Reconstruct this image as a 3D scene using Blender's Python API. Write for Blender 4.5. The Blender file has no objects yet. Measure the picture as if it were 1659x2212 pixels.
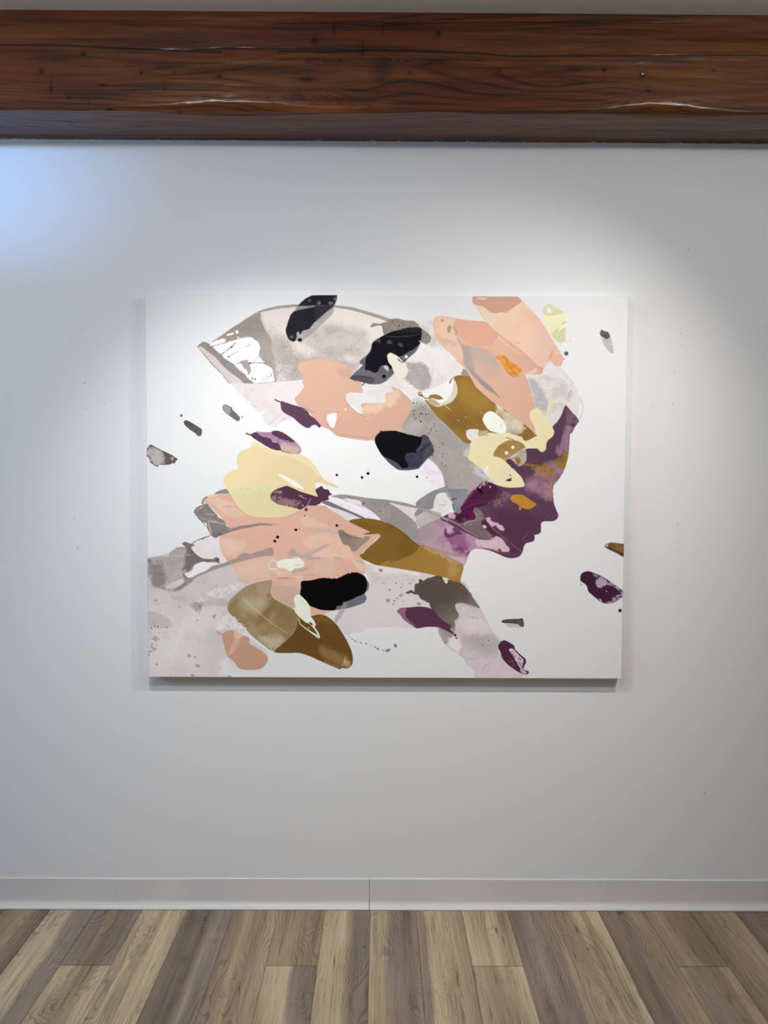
import bpy, math
import numpy as np
from mathutils import Matrix, Vector

# ------------------------------------------------------------------ camera, world, lights
scene = bpy.context.scene
scene.view_settings.view_transform = 'Standard'
scene.view_settings.look = 'None'
scene.view_settings.gamma = 1.0
scene.view_settings.use_curve_mapping = False
scene.view_settings.exposure = 0.16

IMG_W, IMG_H, FOCAL = 1659.0, 2212.0, 1661.0
CX, CY = IMG_W / 2, IMG_H / 2
CAM = np.array([-0.0161, -2.4904, 1.4070])
PITCH, YAW, ROLL = 0.03952, 0.00393, 0.00484


def camera_axes():
    sy, cy, sp, cp = math.sin(YAW), math.cos(YAW), math.sin(PITCH), math.cos(PITCH)
    fwd = np.array([sy * cp, cy * cp, -sp])
    right = np.array([cy, -sy, 0.0])
    up = np.cross(right, fwd)
    cr, sr = math.cos(ROLL), math.sin(ROLL)
    return cr * right + sr * up, -sr * right + cr * up, fwd


AX_R, AX_U, AX_F = camera_axes()
cam_data = bpy.data.cameras.new('camera')
cam_data.sensor_fit = 'HORIZONTAL'
cam_data.sensor_width = 36.0
cam_data.lens = 36.0 * FOCAL / IMG_W
cam_data.clip_start = 0.05
cam = bpy.data.objects.new('camera', cam_data)
scene.collection.objects.link(cam)
m = Matrix.Identity(4)
for i in range(3):
    m[i][0], m[i][1], m[i][2], m[i][3] = AX_R[i], AX_U[i], -AX_F[i], CAM[i]
cam.matrix_world = m
scene.camera = cam

world = bpy.data.worlds.new('world')
scene.world = world
world.use_nodes = True
world.node_tree.nodes['Background'].inputs[0].default_value = (0.75, 0.85, 1.0, 1)
world.node_tree.nodes['Background'].inputs[1].default_value = 0.15


def aim(o, target):
    d = Vector(target) - o.location
    o.rotation_euler = d.to_track_quat('-Z', 'Y').to_euler()


def spot(name, loc, target, power, color, angle, blend, radius):
    l = bpy.data.lights.new(name, 'SPOT')
    l.energy, l.color = power, color
    l.spot_size, l.spot_blend, l.shadow_soft_size = math.radians(angle), blend, radius
    o = bpy.data.objects.new(name, l)
    scene.collection.objects.link(o)
    o.location = loc
    aim(o, target)
    return o


def area(name, loc, target, power, color, sx, sy):
    l = bpy.data.lights.new(name, 'AREA')
    l.energy, l.color, l.shape, l.size, l.size_y = power, color, 'RECTANGLE', sx, sy
    o = bpy.data.objects.new(name, l)
    scene.collection.objects.link(o)
    o.location = loc
    aim(o, target)
    return o


# two gallery track spots in front of the painting, the pair whose shadows the canvas throws
spot('track_spot', (-0.54, -1.08, 2.26), (-0.255, 0, 1.05), 41, (1.0, 0.98, 0.95), 83, 1.0, 0.018)
spot('track_spot', (1.00, -1.08, 2.26), (0.156, 0, 1.17), 39.5, (1.0, 0.98, 0.95), 95, 1.0, 0.018)
# cool daylight from the left: a narrow shaft high on the wall and the soft window it comes through
spot('daylight_shaft', (-2.9, -1.45, 2.66), (-1.38, 0, 2.45), 165, (0.17, 0.45, 1.0), 23, 1.0, 0.05)
area('daylight_window', (-3.9, -1.9, 2.35), (0.6, -0.4, 2.90), 48, (0.46, 0.69, 1.0), 1.3, 0.4)
# ordinary ceiling bulbs of the room, just over the photographer
for bx_ in (-0.80, 1.39):
    l_ = bpy.data.lights.new('ceiling_bulb', 'POINT')
    l_.energy, l_.color, l_.shadow_soft_size = 23, (1.0, 0.985, 0.965), 0.06
    o_ = bpy.data.objects.new('ceiling_bulb', l_)
    scene.collection.objects.link(o_)
    o_.location = (bx_, -1.95, 2.66)

# ------------------------------------------------------------------ helpers


def rays(u, v):
    u, v = np.asarray(u, float), np.asarray(v, float)
    return AX_F * FOCAL + (u - CX)[..., None] * AX_R - (v - CY)[..., None] * AX_U


def at_plane_y(u, v, y):
    """point of the plane y = const seen at photograph pixel (u, v)"""
    d = rays(u, v)
    t = (y - CAM[1]) / d[..., 1]
    return CAM + d * t[..., None]


def at_floor(u, v):
    d = rays(u, v)
    t = -CAM[2] / d[..., 2]
    return CAM + d * t[..., None]


def lin(c):
    c = np.asarray(c, float) / 255.0
    return np.where(c <= 0.04045, c / 12.92, ((c + 0.055) / 1.055) ** 2.4)


def smoothstep(a, b, x):
    t = np.clip((x - a) / (b - a), 0, 1)
    return t * t * (3 - 2 * t)


def value_noise(x, y, seed):
    """smooth value noise in [0, 1] at arbitrary coordinates"""
    rs = np.random.RandomState(seed)
    tab = rs.rand(256, 256).astype(np.float32)
    xi, yi = np.floor(x).astype(np.int64), np.floor(y).astype(np.int64)
    fx, fy = (x - xi).astype(np.float32), (y - yi).astype(np.float32)
    fx, fy = fx * fx * (3 - 2 * fx), fy * fy * (3 - 2 * fy)
    a, b = tab[yi & 255, xi & 255], tab[yi & 255, (xi + 1) & 255]
    c, d = tab[(yi + 1) & 255, xi & 255], tab[(yi + 1) & 255, (xi + 1) & 255]
    return (a * (1 - fx) + b * fx) * (1 - fy) + (c * (1 - fx) + d * fx) * fy


def fbm(x, y, seed, octaves=4):
    s, amp, tot = 0, 1.0, 0
    for k in range(octaves):
        s = s + amp * value_noise(x * 2 ** k + 17.3 * k, y * 2 ** k + 5.1 * k, seed + k)
        tot += amp
        amp *= 0.55
    return s / tot


def grid_faces(nx, ny):
    i = np.arange(nx - 1)[None, :] + nx * np.arange(ny - 1)[:, None]
    return np.stack([i, i + 1, i + 1 + nx, i + nx], -1).reshape(-1, 4)


def fast_mesh(name, verts, quads, colors=None, smooth=True):
    me = bpy.data.meshes.new(name)
    nv, nq = len(verts), len(quads)
    me.vertices.add(nv)
    me.vertices.foreach_set('co', np.ascontiguousarray(verts, np.float32).ravel())
    me.loops.add(nq * 4)
    me.loops.foreach_set('vertex_index', np.ascontiguousarray(quads, np.int32).ravel())
    me.polygons.add(nq)
    me.polygons.foreach_set('loop_start', np.arange(nq, dtype=np.int32) * 4)
    me.polygons.foreach_set('loop_total', np.full(nq, 4, np.int32))
    me.update(calc_edges=True)
    me.polygons.foreach_set('use_smooth', np.full(nq, smooth, bool))
    if colors is not None:
        at = me.color_attributes.new('paint', 'FLOAT_COLOR', 'POINT')
        c = np.ones((nv, 4), np.float32)
        c[:, :colors.shape[1]] = colors
        at.data.foreach_set('color', c.ravel())
    me.validate()
    return me


def link(name, me, mats=(), parent=None):
    o = bpy.data.objects.new(name, me)
    scene.collection.objects.link(o)
    for mt in (mats if isinstance(mats, (list, tuple)) else [mats]):
        me.materials.append(mt)
    if parent:
        o.parent = parent
    return o


def structure(o):
    o['kind'] = 'structure'
    return o


def box_mesh(name, x0, x1, y0, y1, z0, z1):
    v = [(x, y, z) for z in (z0, z1) for y in (y0, y1) for x in (x0, x1)]
    f = [(0, 2, 3, 1), (4, 5, 7, 6), (0, 1, 5, 4), (2, 6, 7, 3), (0, 4, 6, 2), (1, 3, 7, 5)]
    me = bpy.data.meshes.new(name)
    me.from_pydata(v, [], f)
    me.update()
    return me


def new_mat(name, rough=0.5, color=(0.8, 0.8, 0.8), spec=0.5):
    mt = bpy.data.materials.new(name)
    mt.use_nodes = True
    b = mt.node_tree.nodes['Principled BSDF']
    b.inputs['Base Color'].default_value = (*color, 1)
    b.inputs['Roughness'].default_value = rough
    b.inputs['Specular IOR Level'].default_value = spec
    return mt, mt.node_tree.nodes, mt.node_tree.links, b


def noise_bump(mt, scale, strength, dist, stretch=(1, 1, 1), detail=4):
    n, l = mt.node_tree.nodes, mt.node_tree.links
    b = n['Principled BSDF']
    tc = n.new('ShaderNodeTexCoord')
    mp = n.new('ShaderNodeMapping')
    mp.inputs['Scale'].default_value = stretch
    nz = n.new('ShaderNodeTexNoise')
    nz.inputs['Scale'].default_value = scale
    nz.inputs['Detail'].default_value = detail
    bp = n.new('ShaderNodeBump')
    bp.inputs['Strength'].default_value = strength
    bp.inputs['Distance'].default_value = dist
    l.new(tc.outputs['Object'], mp.inputs['Vector'])
    l.new(mp.outputs[0], nz.inputs['Vector'])
    l.new(nz.outputs['Fac'], bp.inputs['Height'])
    l.new(bp.outputs[0], b.inputs['Normal'])
    return tc, mp, nz, bp


def attr_color(mt, name='paint'):
    n, l = mt.node_tree.nodes, mt.node_tree.links
    a = n.new('ShaderNodeAttribute')
    a.attribute_name = name
    l.new(a.outputs['Color'], n['Principled BSDF'].inputs['Base Color'])
    return a


# ------------------------------------------------------------------ room shell
RX, RY0, CEIL = 4.0, -6.0, 2.770
wall_mat, wn, wl, wb = new_mat('white_wall_paint', 0.55, (0.80, 0.80, 0.80), 0.25)
noise_bump(wall_mat, 260, 0.10, 0.0006)
hole_mat = new_mat('pin_hole_dark', 0.9, (0.06, 0.055, 0.05), 0.1)[0]
ceil_mat = new_mat('ceiling_paint', 0.8, (0.84, 0.81, 0.78), 0.2)[0]
noise_bump(ceil_mat, 120, 0.1, 0.0008)

# back wall with the pin holes left by earlier hangings
PINS = [(162, 530, 1.3), (163, 582, 1.0), (178, 709, 1.4), (152, 738, 1.2), (184, 772, .9), (183, 795, .9), (183, 828, 1.5),
        (187, 882, 1.3), (288, 782, 1.2), (288, 808, 1.1), (161, 1120, 1.4), (168, 1184, 1.6), (1487, 541, 1.6),
        (1485, 592, 1.2), (1471, 719, 1.3), (1471, 747, 1.0), (1455, 787, .9), (1457, 803, 1.3), (1453, 872, 1.4), (1410, 880, 1.1),
        (1464, 1133, 1.6), (1466, 1170, 1.1), (1464, 1190, 1.1), (1522, 1713, 1.7), (766, 1646, 1.1), (154, 1697, 1.0),
        (590, 1800, .8), (1150, 1752, .8), (1410, 1806, .8), (735, 1697, .8), (1256, 1768, .8), (225, 872, 1.4)]


def build_wall_back():
    v = [(-RX, 0, 0), (RX, 0, 0), (RX, 0, CEIL), (-RX, 0, CEIL)]
    f, mi = [(0, 1, 2, 3)], [0]
    for (u, w, r) in PINS:
        c = at_plane_y(u, w, 0.0)
        rad = r * 0.00105
        k0 = len(v)
        for k in range(7):
            a = 2 * math.pi * k / 7
            rr = rad * (0.8 + 0.4 * ((k * 37 + int(u)) % 7) / 7)
            v.append((c[0] + rr * math.cos(a), -0.0004, c[2] + rr * math.sin(a)))
        f.append(tuple(range(k0, k0 + 7)))
        mi.append(1)
    me = bpy.data.meshes.new('wall_back')
    me.from_pydata(v, [], f)
    me.materials.append(wall_mat)
    me.materials.append(hole_mat)
    me.polygons.foreach_set('material_index', mi)
    me.update()
    o = bpy.data.objects.new('wall_back', me)
    scene.collection.objects.link(o)
    return structure(o)


build_wall_back()
structure(link('wall_left', box_mesh('wall_left', -RX - .1, -RX, RY0, 0, 0, CEIL), wall_mat))
structure(link('wall_right', box_mesh('wall_right', RX, RX + .1, RY0, 0, 0, CEIL), wall_mat))
structure(link('wall_front', box_mesh('wall_front', -RX, RX, RY0 - .1, RY0, 0, CEIL), new_mat('grey_wall_paint', .6, (.35, .35, .36), .25)[0]))
structure(link('ceiling', box_mesh('ceiling', -RX, RX, RY0, 0, CEIL, CEIL + .1), ceil_mat))

# ------------------------------------------------------------------ plank floor
floor_mat, fn, fl, fb = new_mat('vinyl_oak_planks', 0.5, (0.3, 0.25, 0.2), 0.25)
attr_color(floor_mat)
noise_bump(floor_mat, 60, 0.12, 0.0008, (6, 0.5, 1))

PW, PX0 = 0.14975, -0.045      # plank width and one seam
JOINT = -0.309                 # where the short end joints lie
# strips across a plank, as fractions of its width and the tone seen there
TAN, LTAN, MID, GREY, DARK, BRN = (160, 143, 114), (174, 157, 127), (143, 126, 101), (129, 115, 100), (111, 98, 84), (126, 109, 88)
PLANKS = {  # index from the seam at x = PX0 : (tones beside the wall, tones of the next plank beyond the joint or None)
    -9: ([(0, BRN), (1, DARK)], None),
    -8: ([(0, BRN), (.5, MID), (.9, BRN), (1, DARK)], None),
    -7: ([(0, LTAN), (.45, LTAN), (.62, GREY), (1, GREY)], None),
    -6: ([(0, GREY), (.55, BRN), (1, GREY)], [(0, TAN), (.3, LTAN), (.55, MID), (.8, TAN), (1, LTAN)]),
    -5: ([(0, LTAN), (.35, TAN), (.8, LTAN), (1, LTAN)], None),
    -4: ([(0, DARK), (.5, DARK), (.7, GREY), (1, GREY)], None),
    -3: ([(0, GREY), (.25, MID), (.7, MID), (1, TAN)], None),
    -2: ([(0, MID), (.5, MID), (.9, BRN), (1, MID)], [(0, TAN), (.5, LTAN), (.62, GREY), (1, DARK)]),
    -1: ([(0, TAN), (.45, LTAN), (.6, MID), (.68, DARK), (1, GREY)], None),
    0: ([(0, TAN), (.3, TAN), (.45, GREY), (.8, DARK), (1, GREY)], None),
    1: ([(0, GREY), (.15, GREY), (.22, LTAN), (.8, TAN), (1, MID)], None),
    2: ([(0, LTAN), (.6, TAN), (.85, MID), (1, TAN)], [(0, TAN), (.4, MID), (.7, TAN), (1, LTAN)]),
    3: ([(0, DARK), (.4, GREY), (.75, GREY), (1, MID)], None),
    4: ([(0, MID), (.35, MID), (.6, TAN), (1, LTAN)], None),
    5: ([(0, DARK), (.2, BRN), (.45, GREY), (.7, MID), (1, MID)], None),
    6: ([(0, BRN), (.3, MID), (.6, BRN), (1, BRN)], [(0, MID), (.3, GREY), (.6, BRN), (.8, MID), (1, TAN)]),
    7: ([(0, BRN), (.5, MID), (1, MID)], None),
    8: ([(0, DARK), (.5, BRN), (1, DARK)], None),
    9: ([(0, BRN), (.5, MID), (1, BRN)], None),
}
# knots and dark flecks seen in the boards: photo pixel, half width, half length (m), depth of tone
KNOTS = [(138, 2041, .010, .020, .55), (178, 2030, .010, .03, .3), (115, 2170, .020, .035, .4), (432, 1985, .014, .03, .45), (398, 2072, .016, .018, .6),
         (468, 2033, .016, .014, .35), (385, 2118, .014, .02, .45), (480, 2150, .008, .022, .75), (672, 1985, .006, .016, .8), (630, 2128, .012, .01, .2),
         (786, 2045, .005, .006, .7), (722, 2078, .003, .03, .7), (640, 2165, .02, .03, .3), (888, 2033, .012, .02, .4), (928, 2145, .006, .008, .7),
         (893, 2165, .018, .05, .35), (989, 2117, .0025, .04, .8), (1025, 2107, .002, .05, .7), (1072, 2010, .004, .02, .9), (1087, 2030, .003, .02, .7),
         (1080, 2115, .02, .03, .5), (1246, 2008, .003, .024, .9), (1270, 2050, .004, .006, .7), (1242, 2065, .0025, .024, .7), (1184, 2050, .01, .02, .35),
         (1188, 2175, .012, .02, .6), (1500, 2055, .005, .05, .5), (1520, 2075, .012, .010, .6), (1573, 2076, .008, .006, .8), (1430, 2040, .006, .006, .5),
         (1110, 1973, .010, .016, .4), (1640, 2000, .014, .03, .5), (1505, 2120, .016, .04, .45), (1000, 2190, .004, .05, .5), (55, 2205, .015, .05, .4),
         (1380, 2150, .003, .02, .5), (328, 2092, .003, .03, .5), (235, 2165, .004, .05, .45), (1060, 2190, .004, .03, .6), (1320, 2165, .004, .03, .5)]
FLOOR_GAIN = 1.22


def floor_color(X, Y, fine):
    idx = np.floor((X - PX0) / PW).astype(int)
    fr = (X - PX0) / PW - idx
    out = np.zeros(X.shape + (3,))
    rs = np.random.RandomState(5)
    tones = [TAN, LTAN, MID, GREY, DARK, BRN]
    for i in range(idx.min(), idx.max() + 1):
        sel = idx == i
        if not sel.any():
            continue
        near, far = PLANKS.get(i, (None, None))
        if near is None:
            near = [(0, tones[rs.randint(6)]), (.5, tones[rs.randint(6)]), (1, tones[rs.randint(6)])]
        wob = fr[sel] + (fbm(Y[sel] * 3 + i * 7.7, X[sel] * 10, 31, 3) - .5) * .16
        wob = np.clip(wob, 0, 1)

        def ramp(st):
            ks = [s[0] for s in st]
            cols = np.array([lin(s[1]) for s in st])
            return np.stack([np.interp(wob, ks, cols[:, k]) for k in range(3)], -1)
        c = ramp(near)
        if far is not None:
            c = np.where((Y[sel] < JOINT)[:, None], ramp(far), c)
        # plank ends further into the room
        shift = rs.rand() * 1.2
        seg = np.floor((Y[sel] + .75 + shift) / 1.22)
        c = c * (1 + .12 * np.sin(seg * 12.9 + i * 4.1) * (seg < 0))[:, None]
        out[sel] = c
    if not fine:
        return out * FLOOR_GAIN
    # grain: contour lines of a field bent by the knots
    field = (fr - .5) * 2.2 + idx * 3.7 + 1.3 * (fbm(X * 9 + idx * 3.1, Y * 2.2, 41, 3) - .5) * 2
    streaks = fbm(X * 38 + idx * 7.1, Y * 1.7 + idx, 57, 3)
    broad = fbm(X * 14 + idx * 5.3, Y * 3.1, 59, 3)
    dark = np.zeros(X.shape)
    for (u, v, a, b, s) in KNOTS:
        c = at_floor(u, v)
        dx, dy = (X - c[0]) / a, (Y - c[1]) / b
        wx = dx + (fbm(X * 60, Y * 25, 47, 2) - .5) * .9
        r2 = wx * wx + dy * dy
        same = np.floor((c[0] - PX0) / PW) == idx
        field = field + np.where(same, 1.1 * np.exp(-r2 / 5.0) * (a > .005), 0)
        if a < .006:
            dark = np.maximum(dark, np.where(same, s * 1.1 * np.exp(-r2 * 1.2), 0))
        else:
            dark = np.maximum(dark, np.where(same, s * .85 * np.exp(-r2 * 1.2) * (.55 + .45 * np.cos(np.sqrt(r2) * 11)), 0))
    tri = np.abs(((field * 7.5) % 1) - .5) * 2
    lines = smoothstep(.55, 1.0, tri)
    amt = fbm(X * 12 + idx * 9, Y * 3, 53, 2)
    fine_g = fbm(X * 420, Y * 11 + idx * 3, 61, 3) - .5
    fleck = smoothstep(.70, .82, fbm(X * 300 + idx * 5, Y * 16, 71, 2))
    k = 1 - lines * .32 * smoothstep(.30, .62, amt) + fine_g * .5 - fleck * .2 + (streaks - .5) * .75 + (broad - .5) * .4
    k = k * (1 - dark * .8)
    out = out * np.maximum(k, .2)[..., None]
    cool = smoothstep(.45, .7, broad)[..., None] * .5
    out = out * (1 - cool + cool * np.array([.95, .96, 1.02]))
    # seams
    edge = np.minimum(fr, 1 - fr) * PW
    seam = smoothstep(.0022, .0005, edge) * .55
    je = np.zeros(X.shape)
    for i, (n_, far) in PLANKS.items():
        if far is not None:
            je = np.maximum(je, np.where(idx == i, smoothstep(.003, .0008, np.abs(Y - JOINT)) * .5, 0))
    return out * (1 - np.maximum(seam, je))[..., None] * FLOOR_GAIN


def build_floor():
    vs, qs, cs, off = [], [], [], 0
    blocks = [(-1.40, 1.40, -.64, 0.0, 1401, 321, True), (-RX, -1.40, -.64, 0.0, 120, 16, False), (1.40, RX, -.64, 0.0, 120, 16, False),
              (-RX, RX, RY0, -.64, 380, 130, False)]
    for (x0, x1, y0, y1, nx, ny, fine) in blocks:
        X, Y = np.meshgrid(np.linspace(x0, x1, nx), np.linspace(y0, y1, ny))
        vs.append(np.stack([X.ravel(), Y.ravel(), np.zeros(X.size)], -1))
        cs.append(np.clip(floor_color(X, Y, fine).reshape(-1, 3), .005, .9))
        qs.append(grid_faces(nx, ny) + off)
        off += X.size
    me = fast_mesh('floor', np.concatenate(vs), np.concatenate(qs), np.concatenate(cs))
    return structure(link('floor', me, floor_mat))


build_floor()

# ------------------------------------------------------------------ cove baseboard, two lengths butted together
base_mat = new_mat('vinyl_cove_base', 0.38, (0.68, 0.655, 0.64), 0.4)[0]
noise_bump(base_mat, 30, 0.08, 0.002)
BASE_SEAM = -0.0487


def build_baseboard(name, x0, x1, h):
    prof = [(0.0, h), (-.0022, h), (-.0032, h - .0012), (-.0034, h - .004), (-.0034, .030), (-.0042, .0225), (-.0062, .0168),
            (-.0105, .0115), (-.0160, .0078), (-.0200, .0058), (-.0212, .0040), (-.0214, .0), (0.0, 0.0)]
    nx = 160
    xs = np.linspace(x0, x1, nx)
    v, q = [], []
    n = len(prof)
    for x in xs:
        wob = .0006 * math.sin(x * 3.1 + 1) + .0004 * math.sin(x * 9.7)
        for (y, z) in prof:
            v.append((x, y - (abs(wob) if y < -.003 else 0), z + (wob * 1.2 if z > .05 else 0)))
    for i in range(nx - 1):
        for k in range(n - 1):
            a = i * n + k
            q.append((a, a + 1, a + 1 + n, a + n))
    me = fast_mesh(name, np.array(v), np.array(q))
    import bmesh
    bm = bmesh.new()
    bm.from_mesh(me)
    bm.verts.ensure_lookup_table()
    for i in (0, nx - 1):
        bm.faces.new([bm.verts.new(c) for c in [Vector(v[i * n + k]) for k in range(n)]])
    bmesh.ops.recalc_face_normals(bm, faces=bm.faces)
    bm.to_mesh(me)
    bm.free()
    return structure(link(name, me, base_mat))


build_baseboard('baseboard_left', -RX, BASE_SEAM - .0009, .0968)
build_baseboard('baseboard_right', BASE_SEAM + .0009, RX, .0968)

# ------------------------------------------------------------------ timber beam under the ceiling
BEAM_Y, BEAM_Z0 = -0.200, 2.488
beam_mat, bn, bl, bb = new_mat('varnished_old_timber', 0.48, (0.1, 0.04, 0.02), 0.18)
attr_color(beam_mat)
bb.inputs['Coat Weight'].default_value = 0.5
bb.inputs['Coat Roughness'].default_value = 0.22
noise_bump(beam_mat, 40, 0.25, 0.002, (0.6, 6, 6))

CRACKS = [([(0, 97), (100, 97), (200, 100), (300, 105), (400, 109), (480, 112)], 2.4), ([(200, 103), (400, 107), (480, 103), (600, 104), (750, 106), (830, 108)], 1.7),
          ([(600, 109), (700, 111), (830, 108), (950, 111), (1050, 116), (1110, 121), (1200, 120), (1310, 119)], 2.6), ([(1310, 120), (1450, 119), (1659, 119)], 1.3),
          ([(830, 49), (1200, 47), (1500, 49)], 1.5), ([(600, 50), (830, 46)], 1.0)]
HOLES = [(181, 117, 4, 4), (89, 153, 4, 5), (680, 86, 5, 5), (663, 170, 15, 5), (473, 165, 4, 4), (305, 157, 3, 3), (356, 190, 5, 4), (148, 210, 3, 3),
         (110, 188, 2, 10), (222, 184, 7, 2), (722, 62, 2, 9), (827, 62, 2, 9), (783, 108, 3, 12), (822, 172, 9, 1.5), (947, 72, 5, 5), (885, 158, 3, 3),
         (1078, 153, 3, 3), (1305, 150, 3, 4), (1388, 160, 4.5, 4.5), (1400, 193, 4, 4), (1542, 150, 3, 3), (1240, 150, 13, 2), (1250, 119, 10, 3),
         (192, 218, 1.5, 6), (385, 239, 4, 3), (236, 235, 8, 1.5), (376, 155, 2, 2), (443, 207, 4, 1.5)]
BEAM_KNOTS = [(290, 95, .10, .020), (560, 95, .16, .02), (300, 112, .03, .01), (845, 112, .03, .02), (1180, 108, .12, .03), (930, 85, .16, .03), (680, 92, .06, .02),
              (780, 130, .14, .012), (1100, 130, .2, .015), (1400, 215, .10, .02), (700, 225, .12, .012), (640, 205, .10, .02), (60, 80, .1, .02)]
BEAM_DARK = [(825, 150, 22, 26, .55), (860, 60, 45, 12, .25), (640, 205, 14, 12, .4), (960, 150, 30, 14, .3), (1130, 60, 240, 16, .2), (120, 125, 60, 12, .25),
             (350, 190, 50, 18, .2), (1330, 100, 60, 30, .15), (570, 190, 40, 14, .2)]
BEAM_LIGHT = [(700, 235, 95, 14, 1.2), (620, 222, 60, 8, .5), (820, 222, 40, 10, .5), (1390, 225, 95, 14, .8), (30, 190, 90, 40, .5), (400, 35, 240, 8, .35), (760, 40, 120, 6, .35)]  # paler patches; left-end sheen and right lower-edge glint are painted in


def build_beam():
    # profile from the ceiling down the front, round the lower arris, back to the wall
    h = CEIL - BEAM_Z0
    nf, nr, nb = 128, 22, 86
    ang = np.linspace(0, math.pi / 2, nr + 2)[1:-1]
    xs = np.concatenate([np.linspace(-RX + .002, -1.36, 90), np.linspace(-1.36, 1.36, 1361)[1:-1], np.linspace(1.36, RX - .002, 90)])
    nx = len(xs)
    npf = nf + nr + nb
    Y = np.zeros((nx, npf))
    Z = np.zeros((nx, npf))
    # arris radius changes along the beam: worn where the light catches it
    rad = .006 + .024 * np.exp(-((xs + .46) / .22) ** 2) + .027 * np.exp(-((xs - .80) / .15) ** 2) + .003 * fbm(xs * 4, xs * 0, 81, 2)
    for i in range(nx):
        r = rad[i]
        z1, y1 = BEAM_Z0 + r, BEAM_Y + r
        Y[i, :nf] = BEAM_Y
        Z[i, :nf] = np.linspace(CEIL - .0005, z1, nf)
        Y[i, nf:nf + nr] = y1 - r * np.cos(ang)
        Z[i, nf:nf + nr] = z1 - r * np.sin(ang)
        Y[i, nf + nr:] = np.linspace(y1, -.0005, nb)
        Z[i, nf + nr:] = BEAM_Z0
    X = np.repeat(xs[:, None], npf, 1)
    SS = (CEIL - Z) + (Y - BEAM_Y)
    S_END = (CEIL - BEAM_Z0) - BEAM_Y
    front = np.arange(npf)[None, :] < nf + nr
    wob = (fbm(X * 2.2, SS * 9, 91, 4) - .5) * .007 + (fbm(X * 11, SS * 60, 95, 3) - .5) * .002
    fade = np.minimum(smoothstep(0, .02, SS), smoothstep(S_END, S_END - .03, SS))
    dark = np.zeros(X.shape)
    groove = np.zeros(X.shape)
    pit = np.zeros(X.shape)
    light = np.zeros(X.shape)
    field = SS * 26 + (fbm(X * 1.3, SS * 7, 101, 3) - .5) * 5.0
    for (u, v, a, b) in BEAM_KNOTS:
        p = at_plane_y(u, v, BEAM_Y)
        r2 = ((X - p[0]) / a) ** 2 + ((CEIL - SS - p[2]) / b) ** 2
        field = field + 1.6 * np.exp(-r2) * front
    ZF = Z.copy()
    for pts, w in CRACKS:
        p = at_plane_y([q[0] for q in pts], [q[1] for q in pts], BEAM_Y)
        zc = np.interp(X, p[:, 0], p[:, 2], left=9, right=9)
        wid = w * .00115 * (.5 + fbm(X * 9, X * 0, 107, 3))
        g = np.exp(-((ZF - zc + (fbm(X * 40, X * 0, 109, 2) - .5) * .002) / wid) ** 2) * front
        groove = np.maximum(groove, g)
    for (u, v, a, b) in HOLES:
        p = at_plane_y(u, v, BEAM_Y)
        r2 = ((X - p[0]) / (a * .00138)) ** 2 + ((ZF - p[2]) / (b * .00138)) ** 2
        pit = np.maximum(pit, np.exp(-r2 ** 1.5) * front * .95)
        dark = np.maximum(dark, .45 * np.exp(-r2 / 4) * front)
    for (u, v, a, b, s) in BEAM_DARK:
        p = at_plane_y(u, v, BEAM_Y)
        r2 = ((X - p[0]) / (a * .00138)) ** 2 + ((ZF - p[2]) / (b * .00138)) ** 2
        dark = np.maximum(dark, s * np.exp(-r2 ** 2) * front)
    for (u, v, a, b, s) in BEAM_LIGHT:
        p = at_plane_y(u, v, BEAM_Y)
        r2 = ((X - p[0]) / (a * .00138)) ** 2 + ((ZF - p[2]) / (b * .00138)) ** 2
        light = np.maximum(light, s * np.exp(-r2 * (1 + .8 * fbm(X * 12, SS * 90, 113, 2))) * front)
    tri = np.abs(((field * 2.2) % 1) - .5) * 2
    lines = smoothstep(.5, 1, tri)
    fine_g = fbm(X * 7, SS * 330, 121, 3) - .5
    coarse = fbm(X * 2.5, SS * 30, 127, 4) - .5
    streak = fbm(X * 3.2, SS * 120, 129, 3) - .5
    k = 1 + .55 * fine_g + 1.3 * coarse + .9 * streak - .55 * lines * smoothstep(.25, .6, fbm(X * 2, SS * 12, 131, 2)) + .8 * light
    k = np.maximum(k, .12) * (1 - dark) * (1 - .96 * np.maximum(groove, pit))
    red = smoothstep(.35, .75, fbm(X * 1.1 + 3, SS * 8, 137, 3))[..., None]
    base = (1 - red) * np.array([.118, .037, .008]) + red * np.array([.094, .020, .0045])
    col = np.clip(base * np.clip(k, .05, 3)[..., None], .002, .6)
    # flecks of wall paint along the back edge of the soffit
    fl_ = smoothstep(.66, .72, fbm(X * 55, SS * 160, 141, 3)) * smoothstep(S_END - .012, S_END - .002, SS)
    col = col * (1 - fl_[..., None]) + fl_[..., None] * .6
    Yd = Y + np.where(front, -(wob * fade) + groove * .0007 + pit * .0005, 0)
    Zd = Z + np.where(~front, wob * fade * .8, 0)
    Zd = np.minimum(Zd, CEIL - .0005)
    v = np.stack([X, Yd, Zd], -1).reshape(-1, 3)
    me = fast_mesh('ceiling_beam', v, grid_faces(npf, nx), col.reshape(-1, 3))
    o = link('ceiling_beam', me, beam_mat)
    o['kind'] = 'thing'
    o['label'] = 'old dark brown timber beam with cracks and nail holes along the ceiling'
    o['category'] = 'beam'
    # one pale nail head sunk in its hole
    import bmesh
    bm = bmesh.new()
    bmesh.ops.create_uvsphere(bm, u_segments=12, v_segments=8, radius=.0030)
    for vv in bm.verts:
        vv.co.y *= .4
    nm = bpy.data.meshes.new('nail')
    bm.to_mesh(nm)
    bm.free()
    n_mat = new_mat('pale_metal_nail', .35, (.62, .62, .62), .5)[0]
    n = link('nail', nm, n_mat, o)
    p = at_plane_y(1388, 160, BEAM_Y)
    n.location = (p[0], BEAM_Y - .0005, p[2])
    n['label'] = 'pale metal nail head'
    return o


build_beam()
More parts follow.
